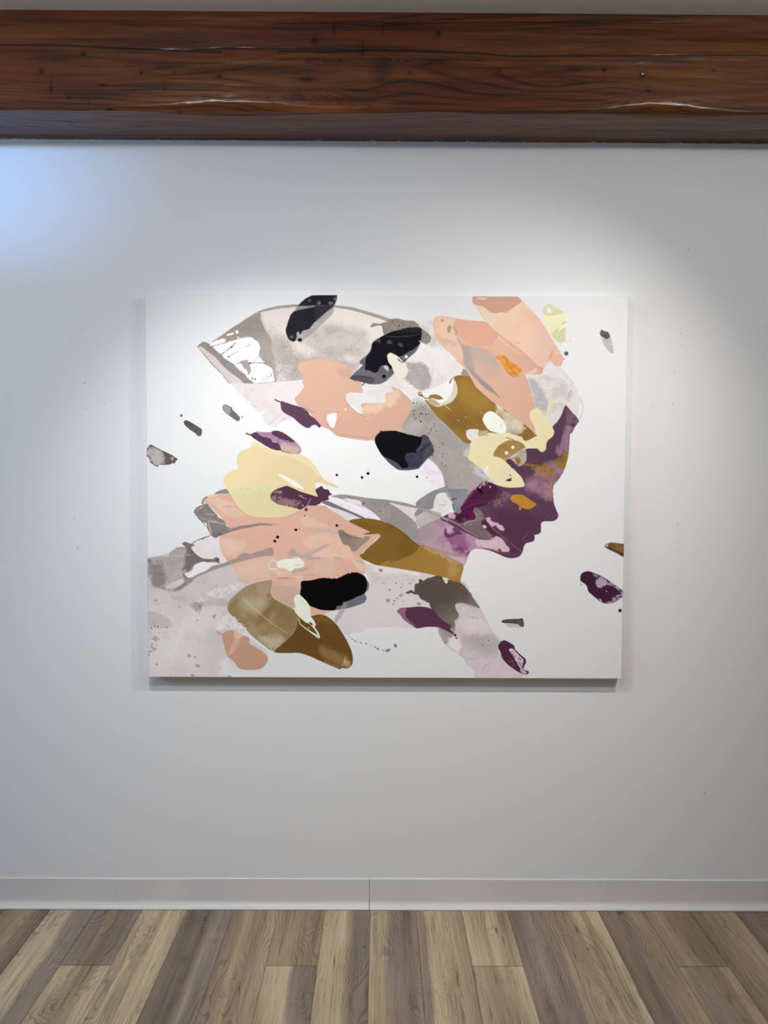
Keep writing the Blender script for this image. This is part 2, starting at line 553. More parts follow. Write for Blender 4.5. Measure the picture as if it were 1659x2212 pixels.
# ------------------------------------------------------------------ the painting: a pigment map built up stroke by stroke
SS, PX, PY, PWD, PHT = 2, 304, 624, 1068, 856
RW, RH = PWD * SS, PHT * SS
# what bare white canvas looks like across the picture, to turn seen tones into pigment
WHITES = [(330, 655, 210, 216, 218), (500, 655, 217, 221, 224), (830, 665, 205, 209, 214), (1000, 665, 205, 210, 215), (1330, 655, 222, 222, 222),
          (1300, 800, 236, 236, 236), (400, 850, 240, 241, 240), (700, 980, 238, 238, 234), (330, 1000, 218, 216, 212), (1280, 950, 237, 236, 237),
          (1310, 1150, 216, 215, 216), (1250, 1300, 205, 206, 202), (1310, 1430, 180, 182, 178), (1100, 1430, 203, 205, 200), (850, 1420, 209, 210, 204),
          (600, 1450, 212, 213, 206), (350, 1110, 222, 221, 217), (850, 1050, 236, 236, 233), (1050, 1250, 212, 214, 210), (330, 1450, 196, 194, 190),
          (850, 850, 238, 237, 236), (600, 1250, 220, 219, 214)]


def white_field():
    yy, xx = np.mgrid[0:RH:8, 0:RW:8]
    xx, yy = xx / SS + PX, yy / SS + PY
    num, den = np.zeros(xx.shape + (3,)), np.zeros(xx.shape)
    for (u, v, r, g, b) in WHITES:
        w = 1.0 / (((xx - u) ** 2 + (yy - v) ** 2) / 1e4 + .25) ** 1.6
        num += w[..., None] * lin((r, g, b))
        den += w
    f = num / den[..., None]
    return np.repeat(np.repeat(f, 8, 0), 8, 1)[:RH, :RW].astype(np.float32)


WHITE_ALBEDO = 0.82
PIG = np.full((RH, RW, 3), WHITE_ALBEDO, np.float32)
THK = np.zeros((RH, RW), np.float32)
WHT = white_field()
_noise = {}


def nz(scale, seed=0, sx=1.0, sy=1.0, ang=0.0, octv=3):
    """noise field over the whole canvas; scale in photograph pixels"""
    key = (scale, seed, sx, sy, ang, octv)
    if key not in _noise:
        yy, xx = np.mgrid[0:RH, 0:RW].astype(np.float32)
        xx, yy = xx / SS, yy / SS
        c, s = math.cos(ang), math.sin(ang)
        a, b = (xx * c + yy * s) / (scale * sx), (-xx * s + yy * c) / (scale * sy)
        _noise[key] = fbm(a + 40, b + 40, 300 + seed, octv).astype(np.float32)
    return _noise[key]


def tile(x0, y0, s=4.997):
    return lambda *p: [(x0 + p[i] / s, y0 + p[i + 1] / s) for i in range(0, len(p), 2)]


A, B, C, D = tile(310, 630), tile(600, 630), tile(800, 630), tile(1030, 630)
E, F, G, H = tile(310, 830), tile(600, 800), tile(840, 820), tile(1030, 830)
I, J, K, L = tile(310, 1030), tile(580, 1000), tile(840, 1010), tile(1000, 1000)
M_, N, O, P = tile(310, 1200), tile(580, 1180), tile(820, 1200), tile(1030, 1150, 4.997)


def spline(pts, closed=True, step=1.0, tension=0.5):
    p = np.array(pts, float)
    n = len(p)
    out = []
    rng = range(n) if closed else range(n - 1)
    for i in rng:
        if closed:
            p0, p1, p2, p3 = p[i - 1], p[i], p[(i + 1) % n], p[(i + 2) % n]
        else:
            p0, p1, p2, p3 = p[max(i - 1, 0)], p[i], p[i + 1], p[min(i + 2, n - 1)]
        L_ = np.hypot(*(p2 - p1))
        k = max(2, int(L_ / step))
        # centripetal-like damping keeps long-short joints from overshooting
        l0, l2 = np.hypot(*(p1 - p0)) + 1e-6, np.hypot(*(p3 - p2)) + 1e-6
        m1 = (p2 - p0) * tension * min(1, 2 * min(L_, l0) / (L_ + l0)) * min(1.0, L_ / max(l0, 1e-6) * 1.0 if L_ < l0 else 1)
        m2 = (p3 - p1) * tension * min(1, 2 * min(L_, l2) / (L_ + l2)) * min(1.0, L_ / max(l2, 1e-6) * 1.0 if L_ < l2 else 1)
        t = np.arange(k)[:, None] / k
        out.append((2 * t ** 3 - 3 * t ** 2 + 1) * p1 + (t ** 3 - 2 * t ** 2 + t) * m1 + (-2 * t ** 3 + 3 * t ** 2) * p2 + (t ** 3 - t ** 2) * m2)
    out = np.concatenate(out)
    if not closed:
        out = np.concatenate([out, p[-1:]])
    return out


_seed = [1]
_clip = [None]


def clip(pts=None, sharp=False):
    """keep the following strokes inside an outline (None lifts it)"""
    if pts is None:
        _clip[0] = None
        return
    full = np.zeros((RH, RW), np.float32)
    (x0, y0, x1, y1), mk = fill(np.array(pts, float) if sharp else spline(pts))
    full[y0:y1, x0:x1] = mk
    _clip[0] = full



def ragged(q, amp, wave):
    """push an outline in and out, as wet paint runs into the weave"""
    _seed[0] += 1
    n = len(q)
    d = np.roll(q, -1, 0) - np.roll(q, 1, 0)
    nrm = np.stack([d[:, 1], -d[:, 0]], -1) / (np.hypot(d[:, 0], d[:, 1])[:, None] + 1e-6)
    s = np.concatenate([[0], np.cumsum(np.hypot(*(np.diff(q, axis=0)).T))])
    a = fbm(s / wave, s * 0, 900 + _seed[0], 3) - .5
    w = np.minimum(1, np.minimum(np.arange(n), n - np.arange(n)) / 6.0)
    return q + nrm * (a * 2 * amp * w)[:, None]


def fill(q):
    """even-odd scanline fill; returns bbox and 0/1 mask in raster pixels"""
    r = np.stack([(q[:, 0] - PX) * SS, (q[:, 1] - PY) * SS], -1)
    x0, x1 = int(max(0, math.floor(r[:, 0].min()) - 1)), int(min(RW, math.ceil(r[:, 0].max()) + 2))
    y0, y1 = int(max(0, math.floor(r[:, 1].min()) - 1)), int(min(RH, math.ceil(r[:, 1].max()) + 2))
    if x1 <= x0 or y1 <= y0:
        return None
    ax, ay = r[:, 0], r[:, 1]
    bx, by = np.roll(ax, -1), np.roll(ay, -1)
    acc = np.zeros((y1 - y0, x1 - x0 + 1), np.int32)
    ylo, yhi = np.minimum(ay, by), np.maximum(ay, by)
    for k in np.nonzero(yhi > ylo)[0]:
        ys = np.arange(max(y0, math.ceil(ylo[k] - .5)), min(y1, math.ceil(yhi[k] - .5)))
        if len(ys) == 0:
            continue
        xs = ax[k] + (ys + .5 - ay[k]) * (bx[k] - ax[k]) / (by[k] - ay[k])
        xi = np.clip(np.ceil(xs - .5).astype(int) - x0, 0, x1 - x0)
        np.add.at(acc, (ys - y0, xi), 1)
    mk = (np.cumsum(acc, 1)[:, :-1] & 1).astype(np.float32)
    return (x0, y0, x1, y1), mk


def blur(a, r):
    r = int(round(r))
    if r < 1:
        return a
    for _ in range(2):
        for axn in (0, 1):
            pad = [(0, 0), (0, 0)]
            pad[axn] = (r + 1, r)
            c = np.cumsum(np.pad(a, pad, mode='edge'), axis=axn)
            n = a.shape[axn]
            a = (np.take(c, np.arange(2 * r + 1, 2 * r + 1 + n), axn) - np.take(c, np.arange(n), axn)) / (2 * r + 1)
    return a


def paint(pts, col, a=1.0, soft=0.0, rag=(0.0, 8.0), sharp=False, tex=None, grain=None, edge=None, fade=None, thick=0.0, mottle=None, closed=True, brush=None, rough=1.6):
    """col: tone as seen in the photograph. soft: edge blur (px). tex=(scale, amount[, col2]) mixes a second tone by noise;
    grain=(amount) fine weave texture; edge=(width, darken); fade=((x,y),(x,y)[,a0,a1]) alpha from first to second point;
    mottle=(scale, lo, hi) breaks the alpha up; brush=(angle deg, amount) streaks"""
    q = np.array(pts, float) if sharp else spline(pts)
    if rag[0] > 0:
        q = ragged(q, *rag)
    got = fill(q)
    if got is None:
        return
    (x0, y0, x1, y1), mk = got
    if soft > 0:
        p = int(soft * SS * 2) + 2
        X0, Y0, X1, Y1 = max(0, x0 - p), max(0, y0 - p), min(RW, x1 + p), min(RH, y1 + p)
        big = np.zeros((Y1 - Y0, X1 - X0), np.float32)
        big[y0 - Y0:y1 - Y0, x0 - X0:x1 - X0] = mk
        x0, y0, x1, y1, mk = X0, Y0, X1, Y1, blur(big, soft * SS)
    sl = (slice(y0, y1), slice(x0, x1))
    if soft > .6:      # wet edges bleed unevenly into the weave
        n_ = nz(max(3.0, soft * 1.6), 13, octv=4)[sl] - .5
        n_ = n_ + (nz(1.6, 14, octv=2)[sl] - .5) * .45
        mk = np.clip(mk + n_ * rough * np.minimum(1, 4 * mk * (1 - mk)), 0, 1)
        mk = smoothstep(.06, .94, mk)
    if _clip[0] is not None:
        mk = mk * _clip[0][sl]
    W = WHT[sl]
    cl = lin(col).astype(np.float32) * np.ones((y1 - y0, x1 - x0, 1), np.float32)
    if tex:
        c2 = lin(tex[2]) if len(tex) > 2 else lin(col) * .78
        k = smoothstep(.35, .65, nz(tex[0], int(tex[0] * 3) % 17)[sl])[..., None] * tex[1]
        cl = cl * (1 - k) + np.asarray(c2, np.float32) * k
    if brush:
        st = nz(2.2, 7, 14, 1, math.radians(brush[0]), 3)[sl]
        cl = cl * (1 + (st[..., None] - .5) * 2 * brush[1])
    if grain:
        g = nz(1.1, 3, octv=2)[sl] * .6 + nz(3.0, 4, octv=2)[sl] * .4
        g = g * .6 + .25 * nz(1.0, 15, 7, .7, 0, 2)[sl] + .25 * nz(1.0, 16, .7, 7, 0, 2)[sl] - .05
        cl = cl * (1 + (g[..., None] - .5) * 3.2 * grain)
    al = mk * a
    if fade:
        (ux, uy), (vx, vy) = fade[0], fade[1]
        a0, a1 = (fade[2], fade[3]) if len(fade) > 2 else (1.0, 0.0)
        yy, xx = np.mgrid[y0:y1, x0:x1].astype(np.float32)
        xx, yy = xx / SS + PX, yy / SS + PY
        t = ((xx - ux) * (vx - ux) + (yy - uy) * (vy - uy)) / ((vx - ux) ** 2 + (vy - uy) ** 2)
        t = smoothstep(0, 1, t + (nz(14, 5)[sl] - .5) * .5)
        al = al * (a0 + (a1 - a0) * t)
    if mottle:
        al = al * smoothstep(mottle[1], mottle[2], nz(mottle[0], 11)[sl])
    if edge:
        inner = blur(mk, edge[0] * SS)
        cl = cl * (1 - edge[1] * np.clip(1 - (inner - .5) * 2, 0, 1)[..., None])
    pig = np.clip(cl / W * WHITE_ALBEDO, .0025, .88)
    PIG[sl] = PIG[sl] * (1 - al[..., None]) + pig * al[..., None]
    if thick:
        THK[sl] = np.maximum(THK[sl] * (1 - .6 * mk), blur(mk, 1.4) * thick) if thick > 0 else THK[sl]


def stroke(pts, w, col, a=1.0, soft=0.0, thick=0.0, rag=(0.0, 5.0), grain=None, edge=None):
    """a line of paint; w: one width or one per point (px)"""
    p = np.array(pts, float)
    c = spline(pts, closed=False, step=.8) if len(pts) > 2 else p[0] + (p[1] - p[0]) * np.linspace(0, 1, 40)[:, None]
    ws = np.atleast_1d(np.asarray(w, float))
    ws = np.interp(np.linspace(0, 1, len(c)), np.linspace(0, 1, len(ws)), ws) if len(ws) > 1 else np.full(len(c), ws[0])
    d = np.gradient(c, axis=0)
    nrm = np.stack([-d[:, 1], d[:, 0]], -1) / (np.hypot(d[:, 0], d[:, 1])[:, None] + 1e-6)
    r = ws[:, None] / 2
    paint(np.concatenate([c + nrm * r, (c - nrm * r)[::-1]]), col, a, soft=soft, sharp=True, thick=thick, rag=rag, grain=grain, edge=edge)


def dot(c, r, col, ry=None, ang=0.0, a=1.0, thick=0.0, soft=0.0, edge=None):
    (u, v) = c[0] if isinstance(c, list) else c
    t = np.linspace(0, 2 * math.pi, 22)[:-1]
    ry = r if ry is None else ry
    x, y = r * np.cos(t), ry * np.sin(t)
    ca, sa = math.cos(ang), math.sin(ang)
    paint(np.stack([u + x * ca - y * sa, v + x * sa + y * ca], -1), col, a, sharp=True, thick=thick, soft=soft, edge=edge)


def spray(region, n, col, r0, r1, a=.8, seed=1):
    """specks of pigment scattered inside an outline"""
    rs = np.random.RandomState(seed)
    q = spline(region)
    (x0, y0, x1, y1), mk = fill(q)
    k = 0
    for _ in range(n * 6):
        if k >= n:
            break
        x, y = rs.randint(x0, x1), rs.randint(y0, y1)
        if mk[y - y0, x - x0] < .5:
            continue
        r = r0 + (r1 - r0) * rs.rand() ** 2.5
        dot((x / SS + PX, y / SS + PY), r, col, r * (.6 + .5 * rs.rand()), rs.rand() * 3, a * (.5 + .5 * rs.rand()))
        k += 1
LILAC, GREY1, GREY2, GREYD = (238, 230, 233), (208, 202, 199), (170, 163, 158), (140, 133, 128)
PINK, PINKL, PINKD = (212, 171, 150), (226, 197, 176), (201, 156, 136)
OCHRE, OCHRED, OCHREL = (146, 112, 50), (112, 82, 34), (164, 132, 72)
PLUM, PLUMD, PLUML = (86, 58, 76), (66, 36, 54), (166, 134, 152)
CREAM, YEL, BLK = (232, 225, 200), (224, 209, 163), (9, 9, 14)

# thin streaks of raised white ground on the bare canvas
for pts, w in [(O(980, 350, 1100, 390, 1230, 440), [2, 5, 1]), (O(1130, 440, 1180, 470, 1215, 510), [1, 4, 1]), (O(1090, 575, 1180, 605), [3, 1]),
               (P(120, 320, 400, 400, 880, 490), 1.2), (P(450, 600, 700, 655, 860, 660), 1.2), (P(500, 235, 960, 242), 1.2), (O(950, 30, 1200, 70), 1.2)]:
    stroke(pts, w, (236, 237, 234), .5, thick=.35)

rs_ = np.random.RandomState(3)
for k in range(120):  # glints along the top edge, painted as raised white specks
    u = 985 + 365 * rs_.rand() if k % 3 else 440 + 170 * rs_.rand()
    dot((u, 641 + 24 * rs_.rand() ** 2), .5 + .9 * rs_.rand() ** 2, (244, 246, 246), thick=.9)

# ---- helmet-like grey wash, upper left
HELM = A(690, 600, 740, 545, 850, 470, 960, 390, 1060, 330, 1160, 270, 1250, 225, 1350, 195, 1480, 167, 1640, 150) + \
    B(350, 150, 500, 155, 640, 160, 780, 178, 900, 207, 1020, 243, 1130, 277, 1200, 305, 1150, 340, 1130, 375, 1155, 470, 1040, 540, 1000, 640, 940, 720, 900, 790, 830, 880, 760, 930, 500, 950, 265, 957, 0, 975) + \
    A(1400, 987, 1180, 993, 1080, 990)
paint(HELM, (212, 206, 203), grain=.05, edge=(2, .25))
clip(HELM)
paint(A(1275, 250, 1300, 360, 1370, 490, 1420, 640, 1460, 800, 1480, 970) + B(60, 965, 265, 957, 780, 930, 880, 800, 980, 640, 1000, 480, 900, 400, 760, 370, 600, 350, 420, 400, 300, 470, 200, 560, 100, 500, -60, 400, -150, 300, -230, 235),
      (166, 159, 153), .9, soft=12, grain=.12, tex=(38, .7, (196, 190, 185)), rough=.5)
paint(B(150, 560, 300, 570, 420, 640, 560, 690, 760, 680, 900, 700, 860, 770, 700, 740, 500, 705, 330, 690, 180, 660), (218, 212, 208), .8, soft=9, rough=.5)
paint(A(720, 570, 850, 470, 960, 390, 1060, 330, 1160, 270, 1255, 222, 1275, 250, 1268, 300, 1310, 400, 1350, 470, 1385, 540, 1420, 680, 1440, 820, 1430, 985, 1180, 993, 1060, 960, 900, 800, 780, 680),
      (150, 143, 138), .9, soft=7, grain=.14, tex=(9, .25, (166, 159, 154)), rough=.5)
paint(A(715, 580, 850, 470, 960, 390, 1060, 330, 1160, 270, 1255, 222, 1275, 250, 1268, 300, 1310, 400, 1350, 460, 1390, 540, 1300, 600, 1100, 600, 900, 600), (142, 135, 130), .95, grain=.14, fade=(A(1150, 420)[0], A(1190, 640)[0], 1.0, 0.0))
clip(HELM)
spray(A(1000, 400, 1250, 300, 1400, 560, 1659, 600, 1659, 960, 1420, 975, 1270, 700, 1150, 480), 900, (92, 86, 84), .35, 1.05, .75, 3)
spray(B(0, 300, 400, 420, 800, 400, 1000, 560, 850, 800, 600, 730, 300, 780, 230, 950, 0, 960), 800, (108, 102, 98), .35, .95, .65, 4)
spray(A(620, 590, 700, 570, 1000, 820, 1150, 980, 1060, 985, 850, 760), 260, (92, 85, 83), .35, .9, .7, 41)
clip()
# rim line over the crown
stroke(A(1060, 332, 1160, 272, 1250, 222, 1350, 193, 1480, 166, 1659, 150) + B(220, 152, 400, 150, 640, 160, 780, 178, 900, 207, 1020, 243, 1130, 280, 1210, 312), [2, 4, 5, 6, 6, 5, 3, 4, 5, 6, 6, 7, 8], (150, 144, 138), .95, rag=(.6, 6))
stroke(B(640, 172, 780, 190, 900, 222, 1020, 260, 1130, 296), [1, 2, 2, 1], (116, 110, 106), .6)
# brim
paint(A(585, 600, 600, 575, 650, 542, 690, 552, 720, 572, 780, 620, 850, 690, 900, 735, 990, 800, 1060, 870, 1110, 920, 1185, 993, 1085, 994, 935, 992, 845, 893, 735, 780, 630, 655),
      (138, 131, 127), grain=.10, rag=(.7, 4), tex=(8, .3, (160, 152, 148)))
paint(A(592, 612, 612, 592, 640, 600, 700, 650, 780, 710, 850, 790, 950, 880, 1030, 935, 1085, 990, 940, 988, 850, 890, 740, 772, 640, 655), (207, 200, 196), grain=.05, edge=(1.2, .22))
for q in [A(720, 590, 730, 560, 800, 525, 860, 508, 890, 520, 880, 545, 820, 570), A(752, 600, 830, 572, 900, 552, 1000, 522, 1070, 495, 1150, 490, 1200, 515, 1240, 550, 1260, 580, 1265, 610, 1250, 660, 1240, 710, 1200, 760, 1160, 770, 1135, 765, 1130, 740, 1090, 740, 1040, 760, 995, 792, 950, 765, 900, 740, 890, 722, 868, 725, 852, 682, 815, 662, 780, 625),
          A(992, 800, 1020, 785, 1062, 785, 1080, 820, 1110, 840, 1130, 880, 1120, 905, 1080, 880, 1040, 850), A(1150, 790, 1200, 770, 1270, 770, 1330, 795, 1390, 830, 1400, 870, 1415, 940, 1410, 975, 1280, 980, 1200, 985, 1150, 950, 1110, 910, 1150, 890, 1165, 850, 1160, 820),
          A(1190, 765, 1250, 695, 1270, 720, 1265, 765), A(1000, 430, 1010, 415, 1030, 425, 1030, 445, 1005, 460), A(895, 475, 920, 455, 980, 445, 975, 460, 910, 480), A(1010, 495, 1025, 485, 1036, 495, 1022, 504), A(1265, 725, 1275, 765, 1315, 775, 1310, 765)]:
    paint(q, (240, 232, 235), rag=(1.3, 4), thick=.25)
for pts, w in [(A(850, 680, 900, 640, 950, 600, 1005, 545), [1, 1.6, 3, 1]), (A(920, 706, 1030, 640), [1.6, .6]), (A(1185, 768, 1250, 695), .9), (A(1140, 775, 1200, 768, 1320, 772), 1.6),
               (A(1270, 960, 1390, 908), [.7, 1.5]), (A(1100, 600, 1165, 572), .9), (A(1050, 508, 1150, 490), .7)]:
    stroke(pts, w, (112, 103, 104), .9)
for c, r in [(A(922, 706), 2), (A(955, 600), 2.3), (A(1180, 938), 2), (A(1208, 945), 2), (A(1380, 897), 1.6), (A(1320, 772), 1.4), (A(1150, 773), 2.4), (A(865, 664), 1.5)]:
    dot(c, r, (92, 84, 86))
# pale wash below the brim
paint(A(940, 989, 1180, 994) + F(0, 130, 265, 112, 295, 180, 260, 245, 210, 300, 220, 360, 330, 450, 200, 520, 100, 535, 0, 575) + E(1400, 465, 1350, 440, 1310, 410, 1285, 350, 1300, 318, 1355, 255, 1330, 277, 1240, 306, 1200, 270, 1150, 190, 1120, 185, 1080, 140, 1000, 60),
      (223, 215, 213), grain=.05, rag=(.6, 7), tex=(26, .35, (213, 204, 201)))
for pts in [E(1030, 25, 1055, 12), E(1085, 135, 1130, 110), E(1160, 70, 1190, 62), E(1180, 240, 1240, 250), E(1160, 215, 1190, 235), E(1350, 440, 1480, 330), E(1400, 465, 1540, 370), E(1510, 385, 1580, 350)]:
    stroke(pts, [1.2, .5], (150, 142, 140), .7)
# dark grey blot behind the black leaf, and the faint wash trailing right
paint(C(490, 315, 600, 318, 690, 330, 760, 400, 850, 470, 900, 580, 800, 610, 700, 600, 600, 560, 540, 540), (206, 205, 206), .95, soft=5, tex=(18, .6, (186, 184, 184)))
paint(C(640, 500, 760, 480, 900, 540, 960, 590, 850, 580, 700, 540), (178, 172, 166), .6, soft=6)
paint(B(1005, 372, 1040, 338, 1110, 345, 1190, 322, 1205, 297, 1290, 290, 1400, 312, 1480, 315, 1520, 352, 1560, 402, 1620, 440, 1658, 490, 1640, 545, 1600, 562, 1545, 535, 1400, 480, 1250, 460, 1155, 472, 1128, 372, 1070, 368, 1010, 385), (126, 121, 114), grain=.10, rag=(1.1, 7), edge=(2, .18), tex=(20, .35, (146, 141, 134)))
for (u, v, r) in [(1240, 330, 1), (1260, 355, 1.2), (1315, 368, 1.6), (1350, 330, 1), (1300, 320, .9), (1215, 375, .9), (1240, 410, 1), (1170, 405, .8), (1360, 360, .9)]:
    dot(B(u, v), r, (52, 48, 46))
# pale grey stretch under and right of the black leaf
paint(B(910, 985, 1000, 1010, 1120, 1000, 1200, 940, 1400, 760, 1540, 560, 1640, 600) + C(700, 620, 900, 740, 1000, 830, 960, 900, 860, 950, 700, 1049) + G(200, 60, 330, 130, 250, 200) + F(1480, 260, 1380, 240, 1240, 165, 1250, 215, 1165, 290, 1165, 350, 940, 360, 930, 470, 750, 345, 735, 265, 780, 235, 900, 235),
      (224, 221, 219), .9, soft=2, tex=(24, .5, (210, 205, 202)), grain=.03)
paint(C(375, 780, 480, 755, 580, 775, 630, 840, 660, 920, 665, 990, 610, 1060, 480, 1045, 400, 960, 360, 930, 400, 850), (168, 162, 156), .95, soft=3.5, grain=.09, tex=(22, .4, (190, 184, 180)))
paint(C(620, 860, 720, 850, 820, 890, 790, 960, 700, 940), (206, 202, 202), .8, soft=6, mottle=(7, .35, .65))
spray(C(420, 780, 600, 790, 650, 900, 600, 1000, 480, 930), 90, (96, 90, 88), .4, 1.1, .8, 6)
# ---- grey body under the hair strokes
paint(F(1300, 95, 1500, 200, 1560, 240, 1480, 330, 1400, 250), (228, 224, 220), .9, soft=3)
GREYB = G(200, 235, 330, 185, 390, 220, 470, 330, 600, 470, 720, 590, 830, 692, 890, 690, 880, 800, 860, 850, 950, 920, 1010, 975, 1070, 1049) + K(1110, 100, 1040, 150, 940, 210, 860, 300, 850, 330, 640, 260, 605, 190, 585, 90) + G(560, 985, 490, 900, 430, 850, 300, 800, 130, 600, 100, 480, 210, 300)
paint(GREYB, (158, 152, 146), soft=1, grain=.09, tex=(30, .45, (172, 166, 160)), fade=(G(330, 330)[0], G(330, 190)[0], 1, .35), rough=.6)
paint(G(830, 740, 870, 740, 880, 800, 870, 860, 830, 840, 805, 790), (192, 198, 196), .7, soft=3)
paint(G(900, 900, 1010, 970, 1060, 1000) + K(1060, 60, 1110, 110, 1040, 140, 980, 90, 900, 30), (196, 194, 196), .9, soft=5, mottle=(9, .3, .6))
paint(G(170, 480, 330, 420, 380, 470, 300, 560, 190, 570), (184, 178, 172), .6, soft=7)
spray(G(260, 230, 400, 270, 460, 400, 560, 600, 640, 800, 650, 1000, 560, 960, 480, 760, 400, 600, 280, 480), 150, (66, 62, 60), .35, 1.6, .85, 8)
spray(K(600, 0, 900, 20, 860, 150, 740, 220, 640, 200), 90, (100, 94, 92), .35, 1.0, .8, 9)
for (u, v, r) in [(268, 250, 2.2), (300, 255, 1.6), (348, 368, 2.2), (275, 378, 1.8), (296, 418, 1.8), (350, 452, 2.2), (405, 375, 2), (430, 370, 1.4), (454, 535, 2.2), (493, 706, 2), (478, 815, 1.6), (582, 830, 1.4), (370, 300, 1.2), (535, 624, 1)]:
    dot(G(u, v), r * .85, (44, 42, 42))
dot(G(452, 528), .8, (230, 228, 224))
dot(G(492, 700), .8, (230, 228, 224))
# lilac flake at its foot
paint(G(340, 950, 395, 868, 480, 892, 540, 960, 585, 1049) + K(590, 110, 602, 180, 555, 222, 500, 190, 420, 140, 330, 20), (233, 226, 229), rag=(.8, 7), edge=(1.2, .06))
for pts in [G(420, 935, 385, 945, 400, 965, 425, 968), G(400, 1000, 430, 1005, 470, 985, 510, 1000), G(430, 1030, 560, 1000)]:
    stroke(pts, .8, (186, 176, 182), .9)

# ---- salmon blob in the middle
BLOB = B(218, 825, 235, 782, 290, 755, 380, 735, 470, 728, 560, 740, 650, 765, 750, 790, 812, 825, 800, 880, 785, 930, 850, 955, 905, 975) + F(905, 170, 925, 237, 870, 242, 780, 238, 742, 265, 745, 330, 800, 400, 870, 455, 925, 467, 900, 370, 935, 352, 1050, 350, 1162, 345, 1165, 290, 1175, 245, 1245, 222, 1230, 170, 1320, 210, 1400, 280, 1447, 335, 1452, 400, 1420, 470, 1370, 560, 1340, 620, 1370, 665, 1280, 658, 1120, 658, 1062, 710, 1050, 755, 930, 755, 780, 735, 640, 707, 560, 642, 470, 602, 390, 512, 330, 450, 260, 400, 205, 358, 190, 300, 240, 245, 285, 180, 265, 118, 288, 100, 275, 50) + B(240, 860)
paint(BLOB, PINK, thick=.3, grain=.02, tex=(60, .35, (207, 160, 138)), rag=(.3, 5))
clip(BLOB)
paint(B(640, 830, 800, 815, 830, 870, 790, 920, 690, 915, 650, 880), (188, 160, 140), .85, soft=5, grain=.08)
paint(F(905, 375, 1050, 352, 1165, 345, 1165, 285, 1240, 225, 1310, 230, 1300, 320, 1180, 400, 1050, 450, 930, 440), (228, 197, 172), .9, soft=6)
paint(F(1350, 580, 1420, 480, 1440, 540, 1390, 640, 1365, 655), (176, 160, 148), .7, soft=4)
clip()
stroke(F(670, 702, 730, 690, 800, 712, 870, 715, 960, 735, 1010, 722, 1042, 680), [1.2, 1, .9, 1.2, 1, .6], (172, 122, 102), .8)
stroke(F(740, 330, 800, 402, 870, 458, 960, 515), [.8, 1, .8], (186, 136, 116), .7)
stroke(F(950, 515, 995, 517), 1, (238, 214, 196), .8)
paint(F(530, 520, 545, 477, 600, 460, 640, 465, 636, 540, 615, 600, 600, 625, 562, 595), (240, 236, 236), thick=.3, edge=(1.2, .06))
paint(F(640, 465, 690, 460, 698, 480, 680, 530, 640, 550), (220, 172, 142), .8)
stroke(F(545, 475, 640, 448, 700, 470, 690, 510, 645, 550), .9, (178, 130, 108), .8)
dot(F(735, 422), 2, (243, 222, 208), 3, .2)
dot(F(540, 593), .9, (150, 100, 84))

# ---- lilac bun, right
BUN = D(545, 880, 640, 885, 700, 880, 740, 820, 790, 757, 860, 800, 920, 830, 980, 900, 1040, 970, 1068, 1049) + H(1060, 30, 1095, 85, 1110, 130, 1142, 170, 1155, 230, 1145, 300, 1120, 370, 1100, 395, 960, 400, 820, 465, 760, 400, 620, 260, 560, 0)
paint(BUN, (226, 220, 220), edge=(2, .10), rag=(.6, 8))
clip(BUN)
paint(D(545, 885, 700, 890, 780, 900, 880, 920, 960, 970, 1000, 1020) + H(1010, 60, 1000, 160, 960, 225, 910, 330, 830, 450, 760, 360, 640, 260, 590, 60), (206, 200, 197), .95, soft=2, tex=(16, .55, (228, 222, 220)), brush=(20, .06), grain=.04)
paint(D(560, 940, 640, 960, 700, 1049) + H(720, 60, 760, 160, 745, 320, 690, 270, 630, 250, 590, 80), (180, 178, 176), .9, soft=4, grain=.05, tex=(12, .3))
paint(H(790, 330, 860, 270, 930, 250, 900, 340, 820, 440), (224, 218, 217), .8, soft=4)
clip()
stroke(H(1115, 205, 1125, 260, 1105, 330, 1065, 400), [2, 3.4, 3, 2], (246, 243, 245), .9)
stroke(D(880, 890, 940, 930, 1000, 975), [1, 1.6, 1], (246, 243, 244), .8)
stroke(H(1085, 70, 1098, 95, 1088, 120), 1, (250, 249, 250), .9)
for pts in [D(700, 870, 790, 905, 860, 920), D(640, 900, 700, 960, 780, 985), D(860, 960, 930, 975, 985, 1000), D(720, 1020, 800, 1000, 900, 1010), H(700, 60, 800, 30, 900, 20), H(665, 175, 700, 195, 735, 215), H(700, 90, 780, 60)]:
    stroke(pts, [.6, 1.3, .6], (240, 236, 234), .7)
for c in [(1015, 975), (1010, 1005), (960, 935), (700, 865), (760, 985)]:
    stroke(D(c[0], c[1], c[0] + 18, c[1] + 8), .9, (140, 134, 134), .8)
# pencilled signature running up the bun, an unreadable scrawl
INK = (104, 97, 100)
for pts in [H(1018, 178, 985, 172, 975, 160, 990, 150, 1012, 152), H(1000, 150, 1018, 140, 1005, 130, 990, 132), H(985, 128, 1012, 122, 1022, 108, 1000, 104, 988, 112, 1005, 124), H(995, 100, 1020, 100, 1010, 88, 992, 90),
            H(1000, 84, 1030, 78, 1038, 112, 1030, 138), H(1005, 74, 1024, 70, 1010, 62), H(1004, 50, 1012, 46)]:
    stroke(pts, .62, INK, .85)
for pts in [H(820, 80, 850, 20), H(860, 80, 880, 10), H(830, 40, 870, 30)]:
    stroke(pts, .8, (170, 160, 158), .6)

